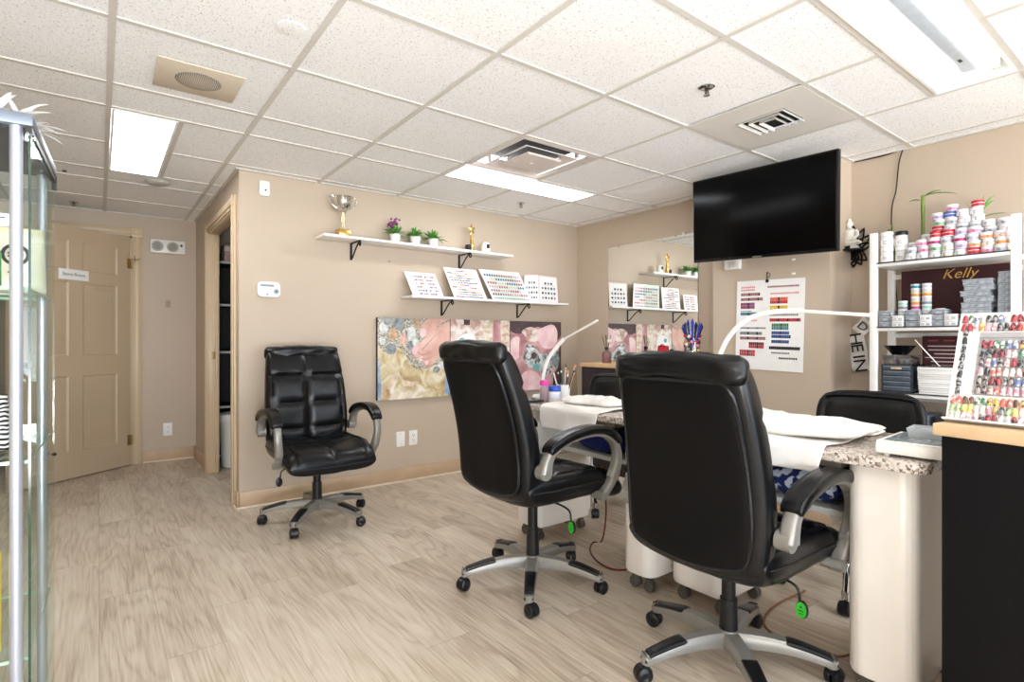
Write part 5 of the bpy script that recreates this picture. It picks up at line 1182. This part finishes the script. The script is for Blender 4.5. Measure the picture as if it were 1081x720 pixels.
L1 = [(0, FULL), (1, [(0, 0), (1, 0), (1, .42), (.62, .36), (.46, .40), (.30, .62), (.08, .58), (0, .64)]), (12, [(0, 0), (.045, 0), (.05, .18), (.02, .5), (0, .5)])]
for cx_, cy_, rx, ry, m in ((.08, .88, .06, .07, 6), (.27, .93, .08, .08, 8), (.2, .80, .055, .075, 5), (.33, .74, .05, .08, 7), (.45, .80, .06, .1, 6), (.44, .66, .045, .06, 8), (.17, .62, .075, .07, 8), (.52, .94, .04, .06, 5), (.5, .70, .04, .06, 6), (.06, .72, .04, .05, 6), (.12, .96, .05, .05, 8)): L1.append((m, circ(cx_, cy_, rx, ry, 16, cx_*9)))
L1 += [(2, [(1, 1), (.70, 1), (.60, .93), (.56, .82), (.60, .76), (.70, .80), (.85, .93), (1, 1)]), (2, [(1, .98), (.88, .93), (.72, .83), (.60, .72), (.47, .64), (.45, .56), (.52, .50), (.60, .46), (.62, .40), (.70, .39), (.78, .44), (.90, .58), (1, .70)]),
       (4, [(.47, .64), (.455, .58), (.50, .55), (.54, .60), (.52, .66)]), (4, [(.58, .86), (.565, .80), (.61, .77), (.65, .81), (.64, .87)]), (4, [(.55, .50), (.57, .46), (.61, .48), (.6, .53)]), (4, [(.63, .455), (.645, .41), (.685, .425), (.68, .47)]),
       (9, [(.12, .0), (.16, .22), (.26, .34), (.34, .24), (.48, .20), (.62, .12), (.56, 0)]), (1, [(.20, .12), (.27, .28), (.34, .16), (.5, .14), (.34, .08)]), (5, [(.07, .0), (.08, .10), (.14, .13), (.16, .05), (.13, 0)]), (12, [(.92, .05), (1, 0), (1, .42), (.94, .36)]), (6, circ(.88, .40, .06, .05, 12)), (8, circ(.80, .35, .05, .04, 12))]
for q in ([(.60, .60), (.66, .66), (.80, .80), (.79, .80), (.65, .67), (.59, .61)], [(.53, .585), (.60, .545), (.70, .58), (.70, .57), (.60, .535), (.53, .575)], [(.585, .50), (.65, .49), (.73, .52), (.73, .51), (.65, .48), (.585, .49)]): L1.append((3, q))
print_panel('pebbles', .0, .634, L1)
L2 = [(13, FULL), (16, [(.05, .35), (.10, .72), (.3, .82), (.42, .7), (.40, .3), (.25, .1), (.1, .12)]), (15, circ(.18, .72, .05, .04, 14)), (9, [(.5, 1), (.55, .7), (.66, .55), (.72, 1)]), (3, [(.72, 1), (.70, .6), (.80, .2), (.86, .5), (.84, 1)]), (9, [(.84, 1), (.86, .5), (.84, .1), (1, .1), (1, 1)]), (11, [(.21, 1), (.21, .93), (.31, .93), (.31, 1)]), (17, circ(.62, .16, .06, .07, 12)), (17, circ(.70, .10, .05, .06, 12)), (3, [(0, 0), (.06, .2), (.1, 0)])]
for k in range(7): L2.append((2, [(.86, .93-.12*k), (.98, .95-.12*k), (.98, .92-.12*k), (.86, .90-.12*k)]))
print_panel('spa', .642, 1.257, L2)
L3 = [(3, FULL), (11, [(0, 1), (1, 1), (1, .80), (.86, .72), (.7, .86), (.5, .92), (.2, .82), (0, .86)]), (11, [(.82, 0), (1, 0), (1, .7), (.92, .5), (.86, .3)]), (13, [(.22, .86), (.38, .92), (.54, .86), (.56, .74), (.4, .70), (.25, .76)]), (14, [(.22, .62), (.4, .66), (.55, .55), (.72, .52), (.92, .56), (.96, .4), (.86, .24), (.66, .22), (.5, .3), (.34, .34), (.24, .46)]), (4, [(.52, .86), (.64, .92), (.82, .96), (.92, .86), (.9, .68), (.78, .6), (.62, .62), (.52, .74)]), (4, [(0, .70), (.12, .78), (.22, .70), (.20, .52), (.08, .44), (0, .46)]), (3, [(.18, .78), (.24, .82), (.30, .7), (.22, .44), (.16, .5)]), (4, [(.2, .0), (.18, .18), (.3, .28), (.48, .26), (.6, .14), (.6, 0)]), (6, circ(.7, .36, .08, .06, 14)), (8, circ(.86, .40, .07, .07, 14)), (15, circ(.5, .33, .06, .05, 12)), (11, circ(.44, .5, .05, .05, 12)), (6, circ(.34, .5, .05, .05, 12))]
print_panel('jewels', 1.265, AW, L3)
# ---------------------------------------------------------------- mirror on the right wall
t = thing('wall_mirror', 'tall frameless mirror on the wall beside the television chase', 'mirror', (XR, 3.10, .93))
my0, my1, mz1 = 2.60-3.10, 3.563-3.10, 1.983-.93
b = MB(); b.b2((-.006, my0, 0), (0, my1, mz1)); b.mi = 1; b.face([(-.0061, my0, 0), (-.0061, my1, 0), (-.0061, my1, mz1), (-.0061, my0, mz1)]); bmesh.ops.recalc_face_normals(b.bm, faces=b.bm.faces[:]); b.build('glass', [mat('mirror_edge', '2a2c2b', .3), MIRROR], t, ang=0)
for y in (3.43-3.10, 2.73-3.10):
    b = MB(); b.box((-.006, y, mz1+.004), (.016, .018, .03), bev=.002); b.build('mirror_clip', mat('clear_clip', 'b8aa98', .2) if y > 0 else WPLAST, t)
# dresser beneath
t = thing('low_cabinet', 'dark cabinet with a light wood top under the mirror', 'cabinet', (3.40, 2.30, 0))
b = MB(); b.b2((.01, .01, 0), (XR-3.40-.016, 1.20, .885)); b.build('body', mat('cabinet_plum_black', '1b1518', .4), t, ang=0)
b = MB(); b.b2((0, 0, .885), (XR-3.40-.008, 1.215, .918), bev=.003); b.build('worktop', OAK, t)
for k in range(2):
    b = MB(); b.b2((-.006, .03+.58*k, .06), (.0098, .59+.58*k, .86), bev=.003); dr = b.build('door', mat('cabinet_plum_black', '1b1518', .4), t); b = MB(); b.cyl((-.006, .53+.1*k, .5), (-.028, .53+.1*k, .5), .009, seg=12); b.build('knob', CHROME, dr)
DZ = .918
t = thing('reed_diffuser', 'small rosy glass reed diffuser at the end of the wood-topped cabinet', 'diffuser', (3.55, 3.335, DZ))
b = MB(); b.lathe([(0, 0), (.036, 0), (.04, .006), (.04, .08), (.034, .096), (.016, .102), (.014, .118), (0, .118)], seg=20); b.build('bottle', mat('rosy_glass', '9a6f6d', .08, trans=.3), t)
b = MB(); b.cyl((0, 0, .118), (0, 0, .14), .018); b.build('collar', BLACK, t)
for dx, dy in ((-.02, .035), (.01, .02), (.02, -.03), (-.01, -.005)): b = MB(); b.cyl((dx*.2, dy*.2, .11), (dx, dy, .245), .0025, seg=6); b.build('reed', mat('dark_reed', '3a2d26', .6), t)
b = MB(); b.sph((.005, -.03, .19), .022, (1, 1, .9)); b.build('blossom', mat('paper_flower', 'e8e0cf', .8), t)
t = thing('brush_vase', 'glass vase of colourful beads holding blue brushes beside the chase', 'vase', (3.56, 2.475, DZ))
b = MB(); b.lathe([(0, 0), (.052, 0), (.055, .006), (.048, .08), (.06, .20), (.057, .20), (.045, .08), (.05, .01), (0, .01)], seg=24); b.build('vase', ACRYL, t)
for k in range(64):
    a = random.uniform(0, 2*PI); zz = random.uniform(.10, .235); rr = random.uniform(.02, .062)*(1 if zz < .2 else .9); cc = random.choice(['c8323c', 'efeceb', '2f8a5a', 'e79a5a', '2b3a8a', 'f0d8a0', 'e58aa0', 'efeceb', '1a1a1c'])
    b = MB(); b.sph((rr*math.cos(a), rr*math.sin(a), zz), .0125, seg=8); b.build('bead', mat('bead_'+cc, cc, .2), t)
for k in range(7):
    a = 2*PI*k/7; p1 = V((.06*math.cos(a)*.8, .075*math.sin(a), .31+.02*math.sin(k*2))); b = MB(); b.tube([(.012*math.cos(a), .012*math.sin(a), .12), p1*.9, p1, p1+V((0, 0, .03))], [.005, .009, .014, .002], 8); b.build('brush', mat('cobalt', '2c3fb0', .3) if k % 3 else mat('night_blue', '151a3c', .3), t)
t = thing('red_pouch', 'glossy red upright pouch on the cabinet in front of the mirror', 'pouch', (3.56, 2.74, DZ))
b = MB(); b.pillow(lambda s, q, h: V((.03*h*(1-.5*(s+1)/2), .065*q*(1-.25*(s+1)/2), .075*(s+1)+.008)), 16, 16, p=4, q=2.2); b.build('pouch', mat('red_gloss', 'b31828', .25), t)
b = MB(); b.tube(smooth_path([(-.01, -.03, .145), (-.012, 0, .165), (-.01, .03, .145)], 4), .005, 6); b.build('strap', mat('red_gloss', 'b31828', .25), t)
t = thing('hand_mirror', 'black oval hand mirror standing beside the red pouch', 'mirror', (3.53, 2.635, DZ))
b = MB(); b.prism(circ(0, .085, .032, .048, 20), .008, M=basis((0, 0, 0), (0, -1, 0), (0, 0, 1)), bev=.002); b.cyl((-.004, 0, .005), (-.004, 0, .04), .007); b.cyl((0, 0, 0), (0, 0, .008), .03); b.build('frame', BLACK, t)
b = MB(); b.lathe([(0, 0), (.03, 0), (.034, .012), (.026, .03), (0, .036)], seg=20); b.mi = 1; b.lathe([(.01, .03), (.022, .045), (.03, .075), (.012, .082), (0, .08)], seg=20); tag(b.build('sugar_scrub_jar', [mat('amber_gloss', 'c8742c', .25), mat('cherry', 'b83c2c', .3)], None, (3.60, 2.70, DZ)), 'small amber and red jar behind the hand mirror', 'jar')
b = MB(); b.box((0, 0, .02), (.10, .08, .04), bev=.004); b.mi = 1; b.box((0, 0, .0402), (.09, .07, .001)); tag(b.build('wooden_box', [OAK, mat('box_top', 'c9a67e', .5)], None, (3.47, 2.345, DZ)), 'small light wooden box beside the bead vase', 'box')
t = thing('glue_bottle', 'slim white bottle with red cap near the bead vase', 'bottle', (3.60, 2.56, DZ))
b = MB(); b.lathe([(0, 0), (.018, 0), (.019, .09), (.012, .11), (0, .11)], seg=16); b.build('body', WPLAST, t); b = MB(); b.lathe([(.013, .108), (.012, .15), (.004, .165), (0, .165)], seg=16); b.build('cap', mat('cap_red', 'c8323c', .3), t)
# ---------------------------------------------------------------- television on the chase
t = thing('television', 'large black flat television tilted from the chase near the ceiling', 'television', (3.515, 1.84, 1.95))
TL_, TR_, BL_, BR_ = onX(731, 193, 3.30), onX(884, 155.5, 3.245), onX(732, 277, 3.345), onX(884, 266, 3.29)
ux = (TR_-TL_+BR_-BL_).normalized(); vz = (TL_-BL_+TR_-BR_).normalized(); ctr = (TL_+TR_+BL_+BR_)/4; TWD = ((TR_-TL_).length+(BR_-BL_).length)/2; THT = ((TL_-BL_).length+(TR_-BR_).length)/2
MT = Matrix.Translation(-V((3.515, 1.84, 1.95))) @ basis(ctr, ux, vz)
TVB = mat('tv_bezel', '0b0b0d', .25); TVS = mat('tv_screen', '030304', .12, spec=.14, var=0)
b = MB(); b.box((0, 0, -.02), (TWD, THT, .035), bev=.004, M=MT); b.box((0, -.03, -.045), (TWD*.72, THT*.6, .03), bev=.01, M=MT); b.build('cabinet', TVB, t)
b = MB(); b.box((0, .004, -.0015), (TWD-.02, THT-.03, .004), M=MT); b.build('screen', TVS, t, ang=0)
b = MB(); b.box((0, -THT/2+.007, -.002), (.06, .006, .006), M=MT); b.build('badge', SILVER, t)
b = MB(); b.box((-.01, 0, -.02), (.02, .24, .3)); 
for y in (-.09, .09):
    b.cyl((-.02, y, .02), (-.10, y, .04), .012); b.cyl((-.02, y, -.12), (-.10, y, -.12), .012)
b.build('wall_mount', BLACK, t)
t = thing('junction_box', 'small white outlet box on the chase below the television', 'outlet', (3.52, 2.11, 1.64))
b = MB(); b.box((-.018, 0, 0), (.036, .115, .068), bev=.005); b.build('housing', WPLAST, t); b = MB(); b.box((-.037, -.01, 0), (.003, .06, .04), bev=.001); b.build('cover', mat('pale_cover', 'd6cfc4', .4), t)
for (x, y, lab) in ((838, 274, 'upper small white adhesive hook on the chase below the television'), (838, 289, 'lower small white adhesive hook above the colour poster')):
    p = onX(x, y, 3.519); b = MB(); b.box((-.002, 0, 0), (.004, .022, .012), bev=.001); b.tube([(-.004, 0, 0), (-.014, 0, -.002), (-.016, 0, .006)], .002, 6); tag(b.build('adhesive_hook', WPLAST, None, p), lab, 'hook')
# poster
PZ = .92; t = thing('colour_poster', 'white poster printed with rows of polish colours, hanging on the chase', 'poster', (3.519, 1.87, PZ)); PW_, PH_ = .455, .595
M_ = basis((-.006, 0, 0), (0, -1, 0), (0, 0, 1)) @ Matrix.Rotation(R_(-1.5), 4, 'Z')
b = MB(); b.prism([(-PW_/2, 0), (PW_/2, 0), (PW_/2, PH_), (-PW_/2, PH_)], .004, M=M_ @ Matrix.Translation((0, 0, -.002))); b.build('sheet', WHITE, t, ang=0)
p = MB(); cols2 = {'red': 'b8323c', 'mar': '6d1f2c', 'pink': 'e0909a', 'pur': '8a4a6c', 'ora': 'd8603a', 'yel': 'e0b83a', 'grn': '2f7a4c', 'blu': '2c4f8a', 'tea': '3a7a8a', 'gry': '7d7f84', 'blk': '2a2226', 'brn': '9a6a64'}
kl = list(cols2); PMs = [mat('poster_'+k, cols2[k], .5, var=.25, scale=90) for k in kl]
def strip(u0, u1, v, c, h=.02, dots=False):
    n = max(3, int((u1-u0)/.0125))
    for k in range(n):
        x = PW_*0-PW_/2+u0+(u1-u0)*(k+.5)/n; p.mi = kl.index(c) if k % 5 != 4 or dots else kl.index('blk')
        if dots: p.flat(circ(x, v*PH_, .0062, .0068, 8), .0028, M_)
        else: p.flat([(x-.006, v*PH_-h/2), (x+.006, v*PH_-h/2), (x+.006, v*PH_+h/2), (x-.006, v*PH_+h/2)], .0028, M_)
for a in ((.03, .13, .925, 'pink', .01, 1), (.03, .13, .895, 'pink', .01, 1), (.03, .165, .845, 'brn'), (.03, .185, .79, 'brn'), (.03, .13, .735, 'pur'), (.03, .13, .70, 'pur'), (.03, .11, .655, 'gry', .006), (.03, .145, .625, 'tea'), (.05, .15, .55, 'pink', .01, 1), (.03, .21, .465, 'gry', .01), (.03, .185, .405, 'gry'), (.03, .21, .35, 'brn'), (.095, .2, .29, 'mar'), (.095, .2, .255, 'red'), (.03, .14, .20, 'red'), (.03, .14, .165, 'red'),
          (.215, .42, .92, 'brn', .01, 1), (.235, .42, .845, 'pink', .012, 1), (.235, .35, .785, 'ora'), (.235, .35, .75, 'red'), (.235, .35, .695, 'yel'), (.235, .35, .66, 'yel'), (.23, .42, .61, 'gry', .01, 1), (.235, .435, .555, 'red'), (.25, .36, .50, 'grn'), (.25, .36, .465, 'tea'), (.25, .365, .415, 'blu'), (.25, .375, .375, 'blu'), (.25, .365, .32, 'blu'), (.235, .435, .25, 'blk'), (.25, .37, .195, 'gry', .01, 1), (.30, .42, .14, 'blk', .01, 1)): strip(*a[:4], *(a[4:] if len(a) > 4 else ()))
p.build('printed_swatches', PMs, t, ang=0)
b = MB(); b.tube([(-.009, 0, PH_-.012), (-.009, 0, PH_+.05), (-.004, 0, PH_+.05)], .003, 6); b.box((-.009, .0, PH_-.008), (.006, .02, .02), bev=.002); b.tube(smooth_path([(-.009, 0, PH_+.045), (-.009, -.018, PH_+.04), (-.009, -.018, PH_+.02), (-.009, -.002, PH_+.015)], 4), .002, 6); b.build('hanging_clip', BLACK, t)
# ---------------------------------------------------------------- glass display cabinet at the left (front corner and right side in view)
CA = R_(-2.2)   # slight turn of the cabinet
CN = V((-.124, 1.707, 0)); CH = 1.65; CLn = .50; CWd = .46
T = thing('display_cabinet', 'tall glass display cabinet with metal posts at the entrance side', 'cabinet', CN, CA)
# local: x to the left is negative (cabinet spans -CWd..0), y from 0 (near) to CLn
FR = mat('cabinet_frame_grey', '6f7680', .35, metal=.4); FRD = mat('cabinet_frame_dark', '201d1b', .4)
b = MB(); b.b2((-CWd, 0, CH-.03), (0, CLn, CH), bev=.003); b.mi = 1; b.b2((-CWd+.02, .02, CH-.034), (-.012, CLn-.01, CH-.03)); b.build('top', [FR, FRD], T)
b = MB(); b.b2((-.014, .0, CH-.046), (-.002, CLn, CH-.03)); b.b2((-.012, CLn-.008, CH-.07), (0, CLn, CH-.03)); b.build('side_rail', FRD, T)
b = MB(); b.b2((-CWd, 0, 0), (0, CLn, .05), bev=.004); b.build('base', FR, T)
for x, y in ((-.032, .018), (-CWd+.02, .018), (-.032, CLn-.03), (-CWd+.02, CLn-.03)):
    b = MB(); b.cyl((x, y, .05), (x, y, CH-.03), .0125, seg=20); b.build('post', ALU, T)
def pane(lo, hi, name='glass_pane'):
    b = MB(); b.b2(lo, hi); d = [hi[i]-lo[i] for i in range(3)]; th = d.index(min(d))
    for f in b.bm.faces: f.material_index = 1 if f.normal.y < -.9 and th == 0 else 0
    return b.build(name, [GLASS, GEDGE], T, ang=0)
pane((-.010, .012, .055), (-.005, CLn-.004, CH-.05))
pane((-CWd+.01, CLn-.012, .055), (-.02, CLn-.007, CH-.035))
SH = [.36, .83, 1.245]
for z in SH:
    b = MB(); b.b2((-CWd+.01, .04, z-.008), (-.014, CLn-.014, z))
    for f in b.bm.faces: f.material_index = 0 if abs(f.normal.z) > .9 else 1
    b.build('glass_shelf', [GLASS, mat('pale_glass_edge', 'a9c9b0', .15)], T, ang=0)
for z in (CH-.05,):
    b = MB(); b.box((-.012, .03, z), (.016, .016, .02), bev=.003); b.cyl((-.0, .03, z), (-.02, .03, z), .005); b.build('glass_clamp', CHROME, T)
def cab(x, y, z): return CN+Matrix.Rotation(CA, 3, 'Z') @ V((x, y, z))
# contents
t = thing('coffee_bag', 'white paper bag with a dark round emblem on the upper glass shelf', 'bag', cab(-.070, .33, 1.2455), CA)
b = MB(); b.pillow(lambda s, q, h: V((.060*q*(1-.03*s), .030*h*(1-.55*max(0, s)), .088*(s+1)+.002)), 18, 16, p=6, q=2.4); BAGW = mat('bag_paper', 'e4e0cf', .5, var=.06, scale=25); b.build('bag', BAGW, t)
b = MB(); b.box((0, -.004, .172), (.112, .016, .02), bev=.004); b.build('folded_top', mat('bag_fold', 'cfc8a8', .5), t)
b = MB(); EM = basis((.0, -.0305, .105), (1, 0, 0), (0, 0, 1)); R = []
for rr in (.022, .030): R.append([EM @ V((rr*math.cos(a), rr*math.sin(a), .0)) for a in [2*PI*k/28 for k in range(28)]])
b.rings(R, capa=False, capb=False)
for k in range(9): a = k*.7; b.flat([(x, y) for x, y in circ(.012*math.cos(a), .012*math.sin(a), .0055, .0035, 8, a)], 0, EM)
b.flat([(-.016, -.05), (.010, -.05), (.010, -.046), (-.016, -.046)], 0, EM); b.flat([(-.010, -.058), (.006, -.058), (.006, -.055), (-.010, -.055)], 0, EM); b.build('printed_emblem', mat('emblem_ink', '3a3d38', .6), t, ang=0)
t = thing('green_bottle', 'bright green bottle on the upper glass shelf of the cabinet', 'bottle', cab(-.098, .12, 1.2455), CA)
b = MB(); b.lathe([(0, 0), (.024, 0), (.026, .004), (.026, .085), (.021, .10), (.012, .108), (0, .108)], seg=22); b.mi = 1
for k in range(6): a = -PI/2+.25*(k-2.5); b.box((.0262*math.cos(a), .0262*math.sin(a), .03+.006*(k % 3)), (.006, .003, .004))
b.build('body', [mat('vivid_green', '1f9a4a', .2, coat=.4), WPLAST], t); b = MB(); b.lathe([(0, .107), (.013, .107), (.013, .125), (.011, .128), (0, .128)], seg=16); b.build('cap', WPLAST, t)
t = thing('notice_card', 'white printed card standing behind the bottle in the cabinet', 'card', cab(-.20, .40, 1.2455), CA)
b = MB(); b.b2((-.10, 0, 0), (.128, .003, .232)); b.build('card', WPLAST, t); b = MB()
for k in range(7): b.box((.05, -.0004, .22-.012*k), (.09-.02*(k % 3), .0006, .0035))
b.text('Dear', .02, basis((.045, -.0006, .200), (1, 0, 0), (0, 0, 1))) if False else None
b.build('printed_lines', mat('ink_blue', '4a5a7a', .6), t)
def zebra():
    m, nt, p = new_mat('zebra_print'); tc = nt.nodes.new('ShaderNodeTexCoord'); w_ = nt.nodes.new('ShaderNodeTexWave'); w_.inputs['Scale'].default_value = 28; w_.inputs['Distortion'].default_value = 5; w_.inputs['Detail'].default_value = 1; w_.bands_direction = 'Z'
    nt.links.new(tc.outputs['Object'], w_.inputs['Vector']); r = nt.nodes.new('ShaderNodeValToRGB'); r.color_ramp.interpolation = 'CONSTANT'; r.color_ramp.elements[0].color = (.01, .01, .01, 1); r.color_ramp.elements[1].position = .5; r.color_ramp.elements[1].color = (.8, .8, .78, 1)
    nt.links.new(w_.outputs['Fac'], r.inputs['Fac']); nt.links.new(r.outputs['Color'], p.inputs['Base Color']); p.inputs['Roughness'].default_value = .6; return m
t = thing('zebra_bag', 'black and white zebra-striped bag on the middle glass shelf', 'bag', cab(-.125, .22, .8305), CA)
b = MB(); b.pillow(lambda s, q, h: V((.055*q*(1-.1*s), .035*h, .072*(s+1)+.002)), 18, 16, p=6, q=2.4); b.build('bag', zebra(), t)
b = MB(); b.tube(smooth_path([(-.03, -.02, .14), (-.02, -.03, .165), (.01, -.03, .168), (.03, -.02, .14)], 5), .006, 8); b.build('bow', mat('hot_pink', 'e04fa0', .3), t)
t = thing('yellow_packet', 'bright yellow packet with a blue patch on the lowest glass shelf', 'packet', cab(-.118, .10, .3605), CA)
b = MB(); b.pillow(lambda s, q, h: V((.048*q, .02*h, .15*(s+1)*.80+.002)), 16, 14, p=8, q=2.6); b.build('packet', mat('lemon_yellow', 'e6dc3c', .35), t); b = MB(); b.box((.020, -.0205, .06), (.045, .002, .055), bev=.0008); b.mi = 1; b.box((.020, -.0217, .06), (.03, .001, .01)); b.build('patch', [mat('navy_patch', '1f3a8a', .4), WPLAST], t)
def feather_bunch():
    t = thing('feather_pom', 'fluffy white feather ornament lying on top of the glass cabinet', 'ornament', cab(-.085, .13, CH), CA)
    b = MB(); random.seed(4)
    for k in range(110):
        a = random.uniform(0, 2*PI); e = random.uniform(.0, 1.0); leafblade(b, (random.uniform(-.05, .05), random.uniform(-.06, .06), .012), (math.cos(a)*math.cos(e), math.sin(a)*math.cos(e), math.sin(e)), random.uniform(.06, .11), .006, .3)
    b.build('plume', mat('feather_white', 'f4f3f0', .9), t); b = MB(); b.sph((0, 0, .02), .02); b.build('core', WPLAST, t)
feather_bunch()
# ---------------------------------------------------------------- camera, world, render look
cam = bpy.data.cameras.new('camera'); co = bpy.data.objects.new('camera', cam); COL.objects.link(co)
co.location = (0, 0, CAMZ); co.rotation_euler = (PI/2, 0, -YAW); cam.sensor_width = 36; cam.sensor_fit = 'HORIZONTAL'; cam.lens = FPX/1081*36; cam.shift_y = -.0007
cam.clip_start = .02; S.camera = co
w = bpy.data.worlds.new('World'); S.world = w; w.use_nodes = True
nt = w.node_tree; bg = nt.nodes['Background']; bg.inputs['Strength'].default_value = 1
tcw = nt.nodes.new('ShaderNodeTexCoord'); spw = nt.nodes.new('ShaderNodeSeparateXYZ'); rw = nt.nodes.new('ShaderNodeValToRGB')
mw = nt.nodes.new('ShaderNodeMapRange'); mw.inputs['From Min'].default_value = -1; mw.inputs['From Max'].default_value = 1
nt.links.new(tcw.outputs['Generated'], spw.inputs[0]); nt.links.new(spw.outputs['Z'], mw.inputs['Value']); nt.links.new(mw.outputs['Result'], rw.inputs['Fac']); nt.links.new(rw.outputs['Color'], bg.inputs['Color'])
e = rw.color_ramp.elements; e[0].position = .47; e[0].color = (7.6, 8.0, 8.6, 1); e[1].position = .53; e[1].color = (3.0, 3.6, 4.4, 1)   # pavement half brightened to uplight the ceiling, sky half above
# added fill lamps behind the camera, aimed up to brighten the ceiling
for i, (x, y, z, pw) in enumerate(((-.4, -.9, .6, 52), (2.0, -1.2, .5, 13))):
    l = bpy.data.lights.new('ceiling_fill', 'AREA'); l.shape = 'DISK'; l.size = .8; l.energy = pw; l.color = (.93, .97, 1)
    o = bpy.data.objects.new('ceiling_fill', l); COL.objects.link(o); o.location = (x, y, z); o.rotation_euler = (PI-(.55 if i == 0 else .25), 0, 0)
for i, (a, c) in enumerate(wins):
    l = bpy.data.lights.new('window_portal', 'AREA'); l.shape = 'RECTANGLE'; l.size = c-a; l.size_y = WZ1-WZ0; l.cycles.is_portal = True
    o = bpy.data.objects.new('window_portal', l); COL.objects.link(o); o.location = ((a+c)/2, YN-.09, (WZ0+WZ1)/2); o.rotation_euler = (PI/2, 0, 0)
vs = S.view_settings; vs.view_transform = 'Standard'; vs.look = 'None'; vs.exposure = 0.74; vs.gamma = 1; vs.use_curve_mapping = False
